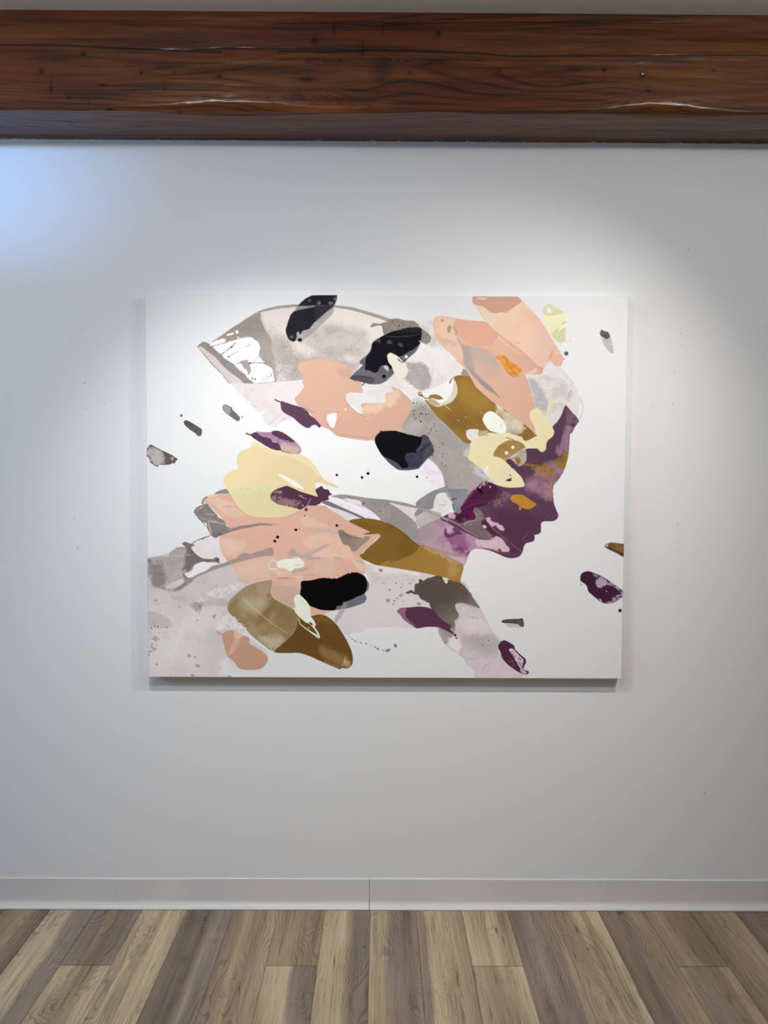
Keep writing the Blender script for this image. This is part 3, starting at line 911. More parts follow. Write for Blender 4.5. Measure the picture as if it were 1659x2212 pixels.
# ---- ochre sweep beneath the pink hair
OCH = C(905, 935, 925, 908, 975, 900, 1080, 910, 1110, 960, 1155, 1049) + G(900, 0, 950, 80, 1020, 150, 1130, 240, 1250, 320, 1400, 430, 1540, 540, 1597, 600, 1480, 662, 1445, 645, 1440, 620, 1300, 620, 1090, 620, 905, 660, 885, 685, 830, 690, 750, 618, 640, 508, 520, 390, 440, 290, 390, 215, 440, 235, 500, 270, 600, 272, 680, 235, 735, 160, 742, 80, 710, 20)
paint(OCH, OCHRE, grain=.10, thick=.12, tex=(40, .6, (128, 97, 46)), edge=(1.2, .15))
clip(OCH)
paint(G(720, 0, 880, 10, 980, 120, 1150, 260, 1180, 330, 1000, 330, 800, 280, 760, 160), (160, 127, 62), .7, soft=12, grain=.08, rough=.6)
paint(G(620, 440, 760, 380, 900, 440, 960, 540, 840, 540, 740, 520), (122, 94, 54), .6, soft=12, rough=.6)
paint(G(1160, 270, 1230, 318, 1400, 430, 1470, 490, 1440, 560, 1380, 580, 1270, 560, 1240, 440, 1170, 360), (214, 201, 178), .95, soft=4, tex=(14, .5, (188, 172, 144)), grain=.05)
paint(G(1270, 540, 1350, 540, 1430, 600, 1300, 575), (166, 156, 140), .7, soft=4)
paint(G(1160, 330, 1230, 360, 1260, 420, 1180, 400), (172, 146, 96), .7, soft=5)
clip()
paint(G(1155, 256, 1228, 316, 1195, 305, 1170, 282), (244, 238, 230))
paint(G(960, 560, 1050, 545, 1090, 575, 1040, 605, 975, 620), (190, 172, 146), .9, soft=2)
# white hollow with its translucent rim and the ochre curl
paint(G(690, 20, 715, 5, 742, 80, 738, 160, 680, 240, 600, 275, 520, 292, 430, 245, 415, 205, 500, 225, 600, 240, 665, 170, 692, 100), (218, 209, 196), thick=.1, tex=(14, .4, (200, 188, 168)), edge=(1, .12))
paint(C(860, 970, 880, 950, 905, 940, 905, 980, 930, 1049) + G(700, 30, 692, 100, 662, 170, 600, 240, 545, 262, 510, 228, 590, 208, 560, 178, 500, 160, 440, 166, 420, 120, 480, 90, 640, 20), (234, 232, 231), .95)
paint(G(425, 215, 470, 205, 520, 232, 560, 265, 500, 285, 440, 255), (176, 160, 130), .9, soft=1.5)
paint(G(440, 168, 500, 158, 560, 176, 588, 208, 530, 214, 480, 200, 435, 205, 400, 208, 365, 186, 325, 172, 318, 150, 334, 127, 356, 140, 378, 180, 410, 196, 436, 188), (148, 116, 58), edge=(1, .15), thick=.2)
paint(G(515, 225, 560, 222, 590, 210, 600, 225, 560, 252), (240, 240, 242))
dot(G(342, 150), 1.6, (244, 236, 222))
dot(G(425, 212), 1.6, (240, 230, 214))
stroke(C(865, 975, 885, 940, 915, 910), [4, 2, 1], (126, 104, 66), .95)
dot(C(864, 976), 1.8, (120, 98, 62), 3, .2)
for pts in [G(600, 280, 675, 328), G(612, 278, 680, 335), G(990, 338, 1020, 372), G(740, 430, 760, 450)]:
    stroke(pts, [.6, 1.4, .6], (206, 188, 160), .9)
dot(G(832, 405), .9, (226, 206, 172))
dot(G(905, 125), .9, (96, 72, 36))
# cool shade at the very top of the ochre where grey shows through
paint(C(980, 890, 1010, 830, 1050, 850, 1085, 910, 1010, 905), (138, 134, 130), .95, soft=1.5)

# ---- pink hair strokes
HAIR1 = C(680, 330, 690, 292, 720, 264, 780, 258, 880, 276, 980, 296, 1100, 309, 1240, 320, 1320, 340, 1450, 450, 1620, 590) + D(620, 740, 720, 820, 700, 882, 640, 890, 580, 882, 530, 888, 550, 960, 572, 1049) + \
    G(1500, 0, 1540, 150, 1577, 300, 1560, 400, 1590, 600, 1540, 542, 1400, 432, 1250, 322, 1130, 242, 1020, 152, 950, 82, 900, 0) + C(1100, 950, 1040, 850, 1000, 800, 925, 745, 935, 735, 870, 670, 800, 605, 720, 510, 690, 420)
paint(HAIR1, (213, 171, 151), thick=.3, tex=(46, .35, (212, 166, 146)), edge=(1, .08), grain=.02)
clip(HAIR1)
paint(C(684, 330, 692, 294, 722, 266, 780, 260, 900, 282, 960, 400, 1000, 600, 1010, 760, 930, 735, 800, 605, 722, 508, 692, 420), (216, 186, 166), .95, soft=3, tex=(20, .4, (210, 176, 154)), grain=.04)
paint(C(690, 460, 780, 490, 900, 520, 960, 560, 980, 600, 850, 570, 740, 540), (186, 170, 156), .7, soft=5)
paint(C(930, 300, 1100, 310, 1240, 321, 1310, 340, 1400, 450, 1345, 515, 1310, 572, 1210, 582, 1110, 572, 1010, 525, 935, 440, 900, 380), (206, 160, 144), thick=.4, rag=(.7, 8), edge=(1, .08))
paint(C(905, 395, 930, 400, 965, 500, 1005, 570, 1110, 590, 1230, 620, 1330, 700, 1400, 820, 1300, 800, 1150, 740, 1130, 850, 1260, 980, 1330, 1060, 1250, 1049, 1150, 950, 1060, 850, 1010, 790, 1000, 640, 960, 540), (158, 150, 146), .95, soft=3, tex=(20, .35, (178, 164, 154)), rough=.5)
paint(C(1110, 580, 1230, 620, 1310, 680, 1420, 800, 1450, 900, 1300, 960, 1150, 830, 1090, 700), (190, 168, 152), .8, soft=10, rough=.5)
paint(C(1010, 740, 1050, 800, 1130, 900, 1200, 960, 1300, 1049) + G(1100, 60, 1130, 130, 1040, 70, 960, 0, 900, -60), (142, 135, 133), .9, soft=2, rough=.7)
paint(G(950, 0, 1000, 20, 1080, 60, 1150, 130, 1213, 212, 1180, 190, 1130, 145, 1090, 130, 1020, 70), (150, 140, 134), .95, soft=.8)
paint(C(925, 740, 1000, 800, 1060, 860, 1150, 960, 1240, 1049, 1160, 1049, 1080, 920, 1010, 830), (216, 172, 152), .9, soft=1)
paint(C(835, 440, 838, 380, 860, 365, 880, 385, 858, 440), (152, 130, 126), .9, soft=.8, edge=(1, .2))
stroke(C(870, 395, 900, 380, 930, 420, 925, 470), [2, 3, 5, 3], (166, 146, 140), .9, soft=1)
dot(C(782, 308), 3, (150, 122, 116))
dot(C(782, 306), 1.6, (208, 178, 158))
dot(G(1220, 132), .9, (120, 80, 66))
clip()
HAIR2 = C(1103, 100, 1112, 50, 1300, 49) + D(440, 50, 480, 80, 520, 120, 600, 205, 660, 265, 720, 350, 800, 480, 850, 565, 940, 715, 922, 780, 915, 802, 860, 800, 790, 750, 740, 800, 700, 862, 640, 775, 440, 600, 245, 455, 110, 330, 30, 230) + C(1140, 160)
paint(HAIR2, (225, 191, 170), thick=.3, tex=(30, .4, (230, 200, 178)), edge=(1, .07), grain=.05)
clip(HAIR2)
paint(D(460, 130, 560, 170, 660, 270, 800, 490, 930, 715, 800, 640, 620, 400, 480, 260), (222, 178, 160), .7, soft=12, rough=.5)
paint(D(800, 620, 880, 640, 938, 718, 915, 800, 860, 800, 792, 752), (228, 180, 160), .9, soft=2)
paint(C(1103, 100, 1112, 50, 1300, 49) + D(440, 50, 470, 75, 482, 92, 470, 120, 420, 155, 370, 190, 315, 227, 270, 217, 200, 230, 150, 222, 100, 180, 70, 158, 0, 142) + C(1120, 130), (190, 150, 133), thick=.45, rag=(.7, 7), edge=(1, .1))
paint(C(1150, 75, 1190, 55, 1260, 70, 1210, 90), (214, 182, 166), .9, soft=1.2)
paint(D(640, 785, 720, 820, 770, 740, 805, 640, 825, 632, 805, 700, 750, 790, 705, 880, 650, 885), (208, 158, 141), .95, soft=.8)
clip()
stroke(D(245, 455, 350, 540, 440, 600, 640, 775), [1, 1.2, 1], (196, 148, 130), .7)
paint(D(360, 550, 400, 575, 420, 600, 395, 605, 365, 580), (206, 158, 144), .9)
stroke(D(222, 482, 330, 570, 465, 665), [1.6, 1.2, .6], (238, 206, 186), .85, thick=.5)
for c, r in [((418, 548), 1.1), ((455, 548), 1.3), ((365, 538), .9), ((215, 487), 1.2), ((478, 638), .9)]:
    dot(D(*c), r, (150, 104, 92))
dot(D(944, 724), 1.4, (110, 80, 74), 1, .3)
paint(D(525, 888, 580, 860, 640, 830, 650, 860, 590, 880), (232, 205, 180), .9, soft=1.5)
paint(D(858, 658, 885, 652, 875, 662), (250, 244, 240))

# orange dab
paint(D(205, 712, 228, 686, 280, 684, 320, 700, 360, 748, 430, 788, 478, 828, 487, 858, 460, 880, 455, 905, 400, 918, 350, 890, 310, 842, 280, 800, 260, 752), (206, 138, 48), thick=.7, brush=(52, .2), tex=(7, .5, (224, 164, 84)), edge=(1, .2))
paint(D(275, 720, 300, 712, 322, 738, 300, 745), (186, 150, 104), .8, soft=.8)
stroke(D(330, 770, 380, 840, 420, 900), [.8, 1.4, .8], (150, 88, 22), .7)
dot(D(180, 712), 1, (238, 220, 210))

# yellow-green dab, upper right
paint(D(713, 225, 730, 170, 770, 124, 830, 155, 900, 190, 960, 240, 992, 285, 995, 340, 960, 350, 958, 400, 955, 520, 930, 545, 880, 547, 830, 500, 805, 450, 755, 370, 720, 290), (231, 226, 186), thick=.15, tex=(16, .3, (236, 232, 200)))
paint(D(940, 225, 992, 270, 995, 345, 955, 330, 965, 280), (238, 236, 212), .9, soft=2.5)
paint(D(713, 225, 730, 170, 770, 124, 830, 155, 905, 193, 940, 225, 890, 240, 830, 255, 780, 260, 720, 242), (213, 207, 168), .95, soft=.8, edge=(1, .05))
paint(D(822, 430, 880, 392, 960, 385, 957, 450, 955, 520, 930, 545, 880, 547, 830, 500, 806, 455), (213, 206, 160), .97, edge=(1, .06))
paint(D(905, 345, 970, 310, 975, 330, 930, 355), (206, 200, 152), .9, soft=.8)
paint(D(755, 192, 775, 164, 800, 185, 804, 220, 770, 228), (240, 240, 236), rag=(.6, 4))
paint(D(882, 424, 905, 385, 958, 345, 992, 328, 978, 352, 930, 388), (242, 243, 238), rag=(.6, 4))
paint(D(995, 535, 1010, 505, 1025, 520, 1030, 560, 1015, 540), (222, 218, 178), .8, soft=.8)
stroke(D(950, 520, 985, 538), [1.6, .8], (200, 194, 146))
# small drifting leaf and dot, far right
paint(D(1335, 470, 1350, 488, 1395, 508, 1440, 480, 1465, 560, 1478, 630, 1470, 662, 1445, 655, 1415, 630, 1370, 565), (202, 194, 193), tex=(9, .5, (182, 174, 174)), edge=(1, .1))
paint(D(1330, 430, 1350, 408, 1398, 430, 1412, 424, 1442, 472, 1425, 500, 1395, 508, 1352, 482, 1330, 462), (84, 81, 84), tex=(5, .5, (110, 106, 108)), rag=(.5, 3), thick=.2)
dot(D(967, 665), 4.7, (97, 93, 96), 4.7, edge=(1, .2))
# ---- plum face in profile
FACE = H(960, 225, 1020, 290, 1080, 350, 1102, 395, 1062, 455, 1050, 480, 1030, 522, 1010, 528, 1005, 560, 1000, 640, 990, 760, 960, 880, 925, 965) + \
    L(1075, 110, 1030, 180, 980, 240, 973, 290, 975, 350, 985, 440, 1012, 510, 1031, 560, 1020, 595, 985, 622, 930, 628, 880, 628, 850, 642, 843, 690, 842, 742, 810, 768, 770, 778, 777, 800, 765, 840, 725, 854, 680, 868, 660, 900, 642, 965, 610, 1008, 540, 1026, 470, 1020, 400, 990, 300, 948, 200, 927, 130, 926, 95, 945) + \
    K(885, 900, 850, 970, 822, 1049) + O(920, 75, 905, 110) + K(700, 985, 560, 920, 430, 858, 335, 800, 272, 745, 280, 690, 340, 642, 480, 580, 640, 500, 730, 470, 780, 400, 860, 300, 940, 210, 1040, 145, 1180, 190, 1280, 212, 1380, 212, 1465, 195, 1430, 100, 1330, 0) + \
    G(1350, 985, 1300, 920, 1245, 868, 1330, 840, 1480, 745) + H(560, 690, 640, 690, 700, 700, 745, 650, 835, 550, 820, 455, 870, 400, 915, 325)
paint(FACE, PLUM, grain=.10, tex=(34, .45, (92, 66, 82)), edge=(1, .12), thick=.1)
clip(FACE)
rs_ = np.random.RandomState(9)
for k in range(150):
    u, v = 700 + 560 * rs_.rand() - 700 + 1010, 1040 + 160 * rs_.rand()
    u = 1010 + 190 * rs_.rand()
    ln = 2 + 7 * rs_.rand()
    if rs_.rand() < .5:
        stroke([(u, v), (u + ln, v + .4)], [.3, .7, .3], (128, 94, 112), .35)
    else:
        stroke([(u, v), (u + .4, v + ln)], [.3, .7, .3], (128, 94, 112), .35)
paint(L(300, 500, 600, 520, 850, 560, 1010, 560, 840, 700, 760, 840, 640, 960, 540, 1020, 420, 990, 560, 900, 400, 740), (78, 45, 62), .85, soft=14, grain=.16, rough=.6)
# worn, lighter brow and cheek
paint(H(960, 460, 1030, 440, 1040, 500, 1008, 530, 1000, 640, 985, 760, 900, 760, 860, 720, 905, 620, 950, 540), (160, 124, 144), .95, soft=5, grain=.12, tex=(12, .4, (128, 92, 112)))
paint(H(970, 240, 1080, 350, 1100, 390, 1060, 440, 1000, 440, 960, 380, 970, 300), (128, 92, 110), .9, soft=2.5, grain=.12, mottle=(7, .2, .5))
paint(H(1000, 440, 1060, 410, 1062, 455, 1030, 450), (74, 44, 62), .8, soft=1.5)
paint(H(690, 900, 760, 850, 850, 830, 960, 880, 900, 1000, 840, 1049, 700, 1030, 640, 960), (160, 124, 140), .9, soft=7, grain=.14, tex=(10, .5, (130, 92, 108)))
paint(L(690, 200, 800, 120, 960, 200, 972, 340, 900, 380, 760, 330, 690, 290), (156, 118, 134), .95, soft=9, grain=.2, tex=(12, .5, (112, 76, 94)))
paint(L(930, 230, 975, 210, 972, 330, 980, 410, 930, 380), (166, 128, 112), .8, soft=4)
paint(L(340, 290, 460, 290, 500, 380, 440, 460, 260, 440, 340, 400), (138, 100, 118), .75, soft=6, grain=.3, mottle=(6, .35, .65))
paint(L(250, 420, 290, 410, 300, 430, 265, 440), (190, 152, 170), .9, soft=1.5)
for pts in [L(620, 860, 710, 740), L(945, 620, 1010, 545), L(650, 810, 690, 770)]:
    stroke(pts, [.5, .9, .5], (122, 90, 106), .7)
stroke(L(150, 560, 240, 640, 440, 800, 630, 955), [.7, .9, .8], (150, 116, 134), .8)
# ochre on the brow
paint(H(830, 838, 880, 790, 930, 768, 925, 708, 985, 740, 980, 800, 960, 880, 925, 912, 870, 890), (146, 110, 52), .97, soft=1.2, tex=(9, .5, (122, 88, 40)), rag=(1.2, 6))
paint(H(590, 895, 690, 885, 760, 862, 830, 900, 850, 945, 800, 1010, 740, 1000, 670, 960), (156, 114, 58), .9, soft=3.5, tex=(8, .5, (132, 90, 56)), mottle=(8, .15, .45))
stroke(H(510, 862, 590, 872, 700, 880, 780, 870), [4, 5, 3, 1], (140, 104, 58), .9, soft=.8)
stroke(H(560, 885, 650, 888, 740, 872), [.8, 1.2, .6], (96, 66, 36), .8)
paint(H(960, 740, 985, 745, 975, 800, 955, 790), (160, 122, 60), .6, soft=1)
clip()
# grey gap with its ochre fleck between the yellow and the plum
paint(H(280, 815, 380, 780, 470, 735, 530, 700, 540, 760, 530, 830, 500, 860, 450, 880, 400, 840, 370, 800), (178, 168, 158), .97, soft=1, rag=(1.2, 6), tex=(9, .5, (150, 140, 132)))
paint(H(415, 800, 440, 780, 480, 810, 470, 850, 440, 870, 425, 840), (148, 108, 46), .97, soft=.6)
# dark magenta pool at the temple
paint(K(1040, 148, 935, 212, 895, 270, 860, 310, 780, 402, 735, 440, 690, 380, 700, 450, 735, 490, 715, 545, 760, 590, 800, 580, 790, 550, 830, 540, 835, 565, 905, 560, 945, 545, 925, 500, 910, 455, 960, 430, 1050, 400, 1120, 330, 1180, 260, 1150, 190), (76, 24, 62), .97, soft=1.5, tex=(14, .4, (58, 14, 46)), edge=(1.4, .2))
paint(K(860, 290, 920, 230, 935, 250, 860, 340, 800, 400, 780, 405), (128, 52, 74), .8, soft=2)
paint(K(1040, 160, 1150, 200, 1200, 300, 1050, 420, 960, 400, 950, 280), (72, 34, 58), .8, soft=8)
paint(K(900, 470, 945, 540, 905, 560, 890, 520), (108, 22, 66), .8, soft=1.5)
for pts in [K(800, 440, 950, 380, 1100, 345), K(780, 460, 900, 400, 1060, 375), K(760, 430, 880, 360, 1000, 350)]:
    stroke(pts, [.8, 1.6, .6], (110, 44, 82), .7, soft=.5)
paint(K(945, 215, 985, 225, 1015, 255, 1018, 285, 985, 275), (22, 8, 20), .97)
paint(K(900, 40, 960, 90, 1030, 150, 930, 215, 870, 250, 850, 200, 830, 130), (172, 150, 154), .75, soft=6, mottle=(7, .3, .6))
spray(K(900, 130, 1040, 120, 1100, 190, 960, 220, 880, 260), 60, (196, 152, 168), .4, 1.6, .9, 12)
for (u, v) in [(1030, 160), (1025, 180), (985, 210), (1095, 208), (960, 190)]:
    dot(K(u, v), 1.7, (204, 160, 178), 2.4, .5)
# blue-grey piece
paint(K(650, 240, 740, 228, 850, 232, 860, 290, 830, 350, 800, 395, 775, 440, 785, 480, 745, 497, 705, 470, 695, 400, 670, 345, 640, 295), (126, 126, 132), .97, rag=(.7, 6), tex=(16, .4, (146, 144, 146)), edge=(1, .2))
stroke(K(670, 350, 690, 410, 705, 470), [1, 2, 1.4], (70, 58, 76), .85)
stroke(K(680, 350, 705, 335, 735, 340), [3, 4, 3], (86, 40, 78), .8)
# grey piece set in the jaw
paint(K(930, 430, 985, 455, 1040, 545, 1010, 570, 1000, 615, 1060, 680, 1130, 755, 1100, 775, 1010, 765, 920, 722, 830, 650, 800, 610, 840, 580, 940, 562, 945, 520, 915, 465), (124, 113, 108), .95, soft=1, tex=(14, .45, (98, 74, 80)), grain=.06)
stroke(K(920, 465, 945, 520, 940, 565, 850, 580, 810, 610, 760, 600), [1, 1.4, 1.6, 1.4, .8], (176, 150, 158), .8)
paint(K(1000, 600, 1010, 570, 1045, 568, 1100, 640, 1180, 720, 1240, 780, 1180, 760, 1090, 690, 1030, 650), (72, 36, 56), .95, soft=1)
paint(K(1050, 545, 1090, 538, 1110, 575, 1170, 595, 1255, 652, 1240, 680, 1190, 662, 1150, 620, 1120, 640, 1065, 585), (198, 166, 180), .97, soft=.8, rag=(1.4, 5))
paint(K(1012, 622, 1045, 622, 1056, 645, 1030, 655), (206, 178, 190), .97, rag=(.5, 4))
# neck and collar, washed plum
NECK = K(275, 735, 283, 690, 340, 645, 480, 582, 535, 552, 640, 600, 760, 668, 870, 722, 990, 772, 1090, 780, 1165, 738, 1245, 790, 1262, 830, 1300, 865, 1295, 905, 1200, 905, 1100, 882, 980, 872, 895, 890, 850, 965, 822, 1049, 760, 1030, 600, 935, 440, 860, 335, 800)
paint(K(300, 780, 450, 850, 700, 975, 820, 1045, 700, 1049, 450, 920, 320, 850), (150, 134, 132))
paint(NECK, (164, 134, 146), .97, soft=1, tex=(18, .55, (188, 156, 168)), grain=.09)
clip(NECK)
paint(K(280, 700, 340, 650, 470, 600, 520, 680, 480, 760, 400, 800, 320, 780), (160, 142, 146), .8, soft=8)
paint(K(590, 720, 640, 735, 720, 690, 780, 690, 850, 780, 880, 880, 760, 880, 640, 800), (134, 76, 118), .85, soft=7, grain=.12)
paint(K(600, 740, 605, 665, 622, 660, 632, 705, 665, 720, 700, 700, 695, 655, 735, 640, 775, 690, 790, 720, 720, 730, 650, 755), (94, 44, 86), .9, soft=1.2)
paint(K(630, 700, 690, 690, 670, 660, 700, 640, 640, 640), (198, 164, 176), .8, soft=1.5)
paint(K(680, 860, 780, 860, 890, 900, 870, 950, 800, 945, 720, 915, 680, 890), (110, 52, 96), .85, soft=5, grain=.15, mottle=(9, .15, .5))
paint(K(930, 790, 1000, 775, 1100, 785, 1160, 742, 1245, 792, 1255, 850, 1200, 880, 1050, 860, 960, 840), (202, 178, 184), .95, soft=2, tex=(9, .4, (184, 154, 164)))
paint(K(1180, 880, 1260, 840, 1305, 860, 1290, 908, 1220, 905), (198, 168, 180), .95, soft=.8)
clip()
dot(K(1197, 893), 4, (116, 84, 58), edge=(1, .2))
dot(K(1173, 350), 3.4, (118, 84, 62), soft=.8)
stroke(K(500, 500, 640, 560, 760, 620, 860, 690, 970, 752), [3, 4, 3, 2, 1], (150, 138, 134), .8)
stroke(K(510, 510, 640, 572, 760, 632, 860, 700), [.6, .9, .6], (92, 76, 80), .8)
paint(K(480, 860, 600, 905, 740, 945, 840, 965, 825, 1010, 740, 985, 600, 935, 500, 890), (146, 134, 128), .85, soft=1.5, grain=.08)
paint(O(740, 0, 830, 10, 930, 30, 905, 105, 840, 60), (188, 160, 176), .9, soft=1.5, brush=(30, .1))
paint(K(640, 490, 690, 480, 722, 525, 715, 550, 650, 540), (206, 172, 182), .85, soft=1.5)

# ---- grey folded shape at the throat, with its white shell
paint(K(292, 385, 330, 342, 420, 282, 500, 242, 575, 215, 630, 195, 655, 235, 640, 270, 570, 270, 525, 290, 495, 345, 475, 440, 420, 455, 310, 440), (134, 132, 131), .98, tex=(14, .45, (150, 148, 148)), edge=(1.2, .2), brush=(-25, .06))
paint(K(275, 490, 300, 445, 420, 450, 500, 470, 570, 500, 530, 555, 455, 590, 350, 640, 310, 640, 270, 600, 295, 560), (172, 167, 160), .95, edge=(1, .1), tex=(14, .5, (192, 188, 182)))
paint(K(280, 470, 300, 445, 360, 455, 385, 480, 320, 520, 280, 530), (134, 130, 128), .9, soft=1)
paint(K(520, 290, 610, 268, 650, 312, 684, 378, 660, 440, 580, 497, 480, 452, 492, 385), (222, 220, 215), .98, rag=(.8, 6), tex=(10, .35, (196, 192, 184)), thick=.3)
paint(K(610, 270, 650, 260, 660, 300, 685, 370, 650, 330), (160, 154, 144), .9, soft=1)
for pts in [K(485, 415, 580, 388), K(490, 445, 600, 405), K(580, 390, 600, 450, 655, 420), K(560, 480, 620, 430)]:
    stroke(pts, [1, 1.5, .8], (252, 251, 248), .8, thick=.3)
stroke(K(540, 400, 600, 405, 585, 420), 1.6, (160, 156, 148), .8)
stroke(K(290, 530, 330, 520, 385, 488), [1, 2.4, 1.4], (212, 208, 202), .9, soft=.5)
stroke(K(300, 428, 420, 470, 540, 520, 640, 570), [3, 4, 4, 3], (158, 152, 144), .9)

# ---- taupe strap running from the plum knot to the throat
paint(J(1060, 590, 1400, 680, 1600, 800, 1659, 870, 1659, 960, 1400, 820, 1100, 660), (150, 144, 138), grain=.1)
paint(J(680, 360, 740, 346, 820, 342, 950, 360, 1080, 380, 1300, 400, 1480, 432, 1612, 470, 1600, 492, 1460, 462, 1310, 430, 1420, 500, 1500, 565, 1570, 625, 1610, 700, 1580, 810, 1400, 705, 1250, 632, 1130, 605, 1212, 612, 1165, 560, 1060, 490, 940, 450, 820, 402, 730, 372), (148, 142, 137), grain=.10, tex=(22, .4, (166, 160, 154)), edge=(1.2, .18))
spray(J(850, 360, 1100, 390, 1300, 420, 1500, 600, 1560, 780, 1300, 620, 1150, 500), 110, (96, 90, 88), .3, .9, .8, 14)
paint(J(1305, 430, 1460, 462, 1610, 492, 1590, 530, 1575, 560, 1590, 628, 1500, 565, 1400, 490), (216, 210, 207), edge=(1, .08))
paint(J(650, 372, 720, 372, 820, 402, 940, 450, 1070, 495, 1165, 560, 1212, 612, 1195, 625, 1060, 598, 930, 530, 780, 460, 660, 412), (234, 229, 232), edge=(1, .05), rag=(.5, 8))
paint(J(812, 392, 860, 385, 985, 405, 1000, 420, 998, 455, 930, 445), (228, 222, 222), rag=(.7, 6))
paint(J(990, 450, 1010, 462, 1065, 488, 1000, 478), (222, 216, 215))
paint(J(620, 470, 700, 480, 850, 530, 1000, 598, 960, 605, 870, 632, 740, 560), (216, 214, 211), tex=(20, .4, (204, 200, 197)))
paint(J(568, 420, 600, 408, 650, 415, 750, 458, 860, 508, 960, 552, 1055, 600, 1000, 598, 850, 532, 700, 482, 610, 448), (122, 116, 111), grain=.08, edge=(1, .2))
for (u, v, r) in [(870, 362, 1.6), (1030, 435, 2.4), (1200, 520, 1.8), (845, 510, 1.6), (792, 448, 1), (1080, 582, 1.2), (875, 490, .8), (1330, 548, 1)]:
    dot(J(u, v), r, (84, 78, 76))
    dot((J(u, v)[0][0] - .6, J(u, v)[0][1] - .6), .6, (206, 202, 198))

# ---- pale lilac-grey washes filling the lower left and the body
paint(M_(10, 60, 200, 0, 460, -90, 700, -160, 830, -180, 900, -60, 1050, 40, 1080, 290, 1250, 300, 1300, 420, 1000, 420, 905, 560, 930, 640, 1060, 750, 1100, 830, 1000, 900, 860, 960, 920, 1080, 1010, 1230, 1000, 1370, 10, 1370),
      (200, 191, 184), soft=1.2, grain=.05, tex=(42, .5, (190, 180, 172)), sharp=True)
paint(M_(900, 1080, 1000, 1200, 1060, 1330, 900, 1340, 800, 1250), (216, 214, 207), .9, soft=8)
paint(M_(500, 560, 760, 560, 860, 620, 820, 820, 500, 860, 300, 1100, 200, 1000, 400, 700), (209, 202, 195), .8, soft=16)
BODY = N(600, 730, 700, 690, 1060, 470, 1090, 400, 1040, 200, 1150, 200, 1400, 232, 1659, 272) + O(500, 192, 740, 242, 720, 300, 640, 480, 560, 560, 640, 775, 520, 778, 400, 786, 150, 775, 0, 778) + N(1500, 886, 1150, 880, 1010, 888, 1040, 900, 1030, 925, 900, 942, 825, 955, 740, 850, 640, 770)
paint(BODY, (205, 197, 192), grain=.06, rag=(.7, 8), tex=(40, .45, (203, 195, 191)))
paint(N(600, 730, 700, 700, 800, 680, 760, 790, 730, 850, 650, 790), (212, 210, 208), .9, soft=2)
paint(N(1150, 200, 1400, 232, 1659, 272, 1659, 330, 1400, 300, 1100, 300), (224, 219, 214), .7, soft=5)
# running branch of dark wash, left edge
paint(I(20, 900, 180, 858, 262, 865, 290, 815, 350, 775, 470, 765, 520, 785, 570, 845, 640, 888, 700, 900, 640, 930, 560, 955, 510, 1030) + M_(470, 180, 445, 200, 470, 240, 500, 260, 440, 300, 400, 360, 330, 400, 200, 372, 110, 320, 70, 260, 20, 180), (166, 158, 151), .97, soft=.8, rag=(1.1, 7), grain=.06, tex=(20, .5, (184, 176, 168)))
paint(I(470, 765, 520, 785, 570, 845, 640, 888, 640, 930, 560, 955, 500, 1040) + M_(470, 180, 430, 160, 440, 60) + I(440, 880), (112, 104, 98), .95, soft=4, grain=.06)
paint(M_(90, 90, 180, 70, 240, 190, 230, 320, 190, 360, 90, 300, 75, 190), (130, 121, 114), .85, soft=6, grain=.10)
paint(M_(420, 190, 500, 250, 560, 240, 480, 320, 400, 370, 330, 400, 380, 320, 440, 270), (126, 117, 110), .9, soft=2)
stroke(I(300, 850, 400, 860, 470, 845, 560, 850), [1, 2, 1], (196, 188, 182), .7)
stroke(I(350, 775, 430, 768, 480, 772), [2, 3, 2], (136, 128, 120), .8)
paint(I(48, 905, 70, 893, 85, 905, 75, 950, 48, 930), (124, 114, 110), .9, soft=1)
paint(I(418, 720, 450, 706, 490, 720, 535, 732, 556, 742, 515, 765, 530, 800, 575, 848, 640, 886, 700, 892, 760, 892, 768, 878, 795, 872, 820, 888, 822, 935, 770, 922, 700, 925, 630, 925, 540, 880, 480, 800, 468, 770, 430, 742), (112, 103, 97), .97, edge=(1, .12), grain=.05)
stroke(I(525, 728, 570, 695, 640, 668, 720, 640), [2, 1.6, 3, 1.2], (96, 88, 84))
dot(I(640, 672), 2, (84, 76, 72), 1.4)
paint(I(550, 742, 640, 678, 720, 645, 780, 660, 832, 645, 830, 780, 862, 852, 920, 912, 880, 925, 825, 932, 822, 886, 795, 870, 765, 876, 755, 890, 640, 882, 570, 840, 520, 772), (222, 214, 210), edge=(1, .04), tex=(16, .35, (213, 205, 199)))
paint(M_(447, 208, 470, 190, 520, 168, 550, 112, 600, 85, 650, 70, 700, 82, 815, 90, 720, 130, 640, 192, 545, 236, 480, 241), (222, 218, 215), thick=.2, tex=(12, .4, (232, 229, 227)), rag=(.6, 6))
paint(M_(232, 352, 300, 300, 420, 250, 445, 285, 380, 340, 290, 358), (204, 196, 189), soft=.6, tex=(12, .3))
paint(I(440, 1049, 600, 1045, 700, 1010, 745, 968, 830, 950, 830, 930, 880, 922, 920, 918, 950, 900, 1000, 882, 1070, 830, 1150, 835, 1280, 792, 1380, 765, 1402, 790, 1395, 850, 1280, 865, 1150, 892, 1020, 925, 920, 955, 780, 1002, 640, 1060) + M_(540, 240, 480, 300, 450, 290, 500, 250), (144, 133, 126), .0)
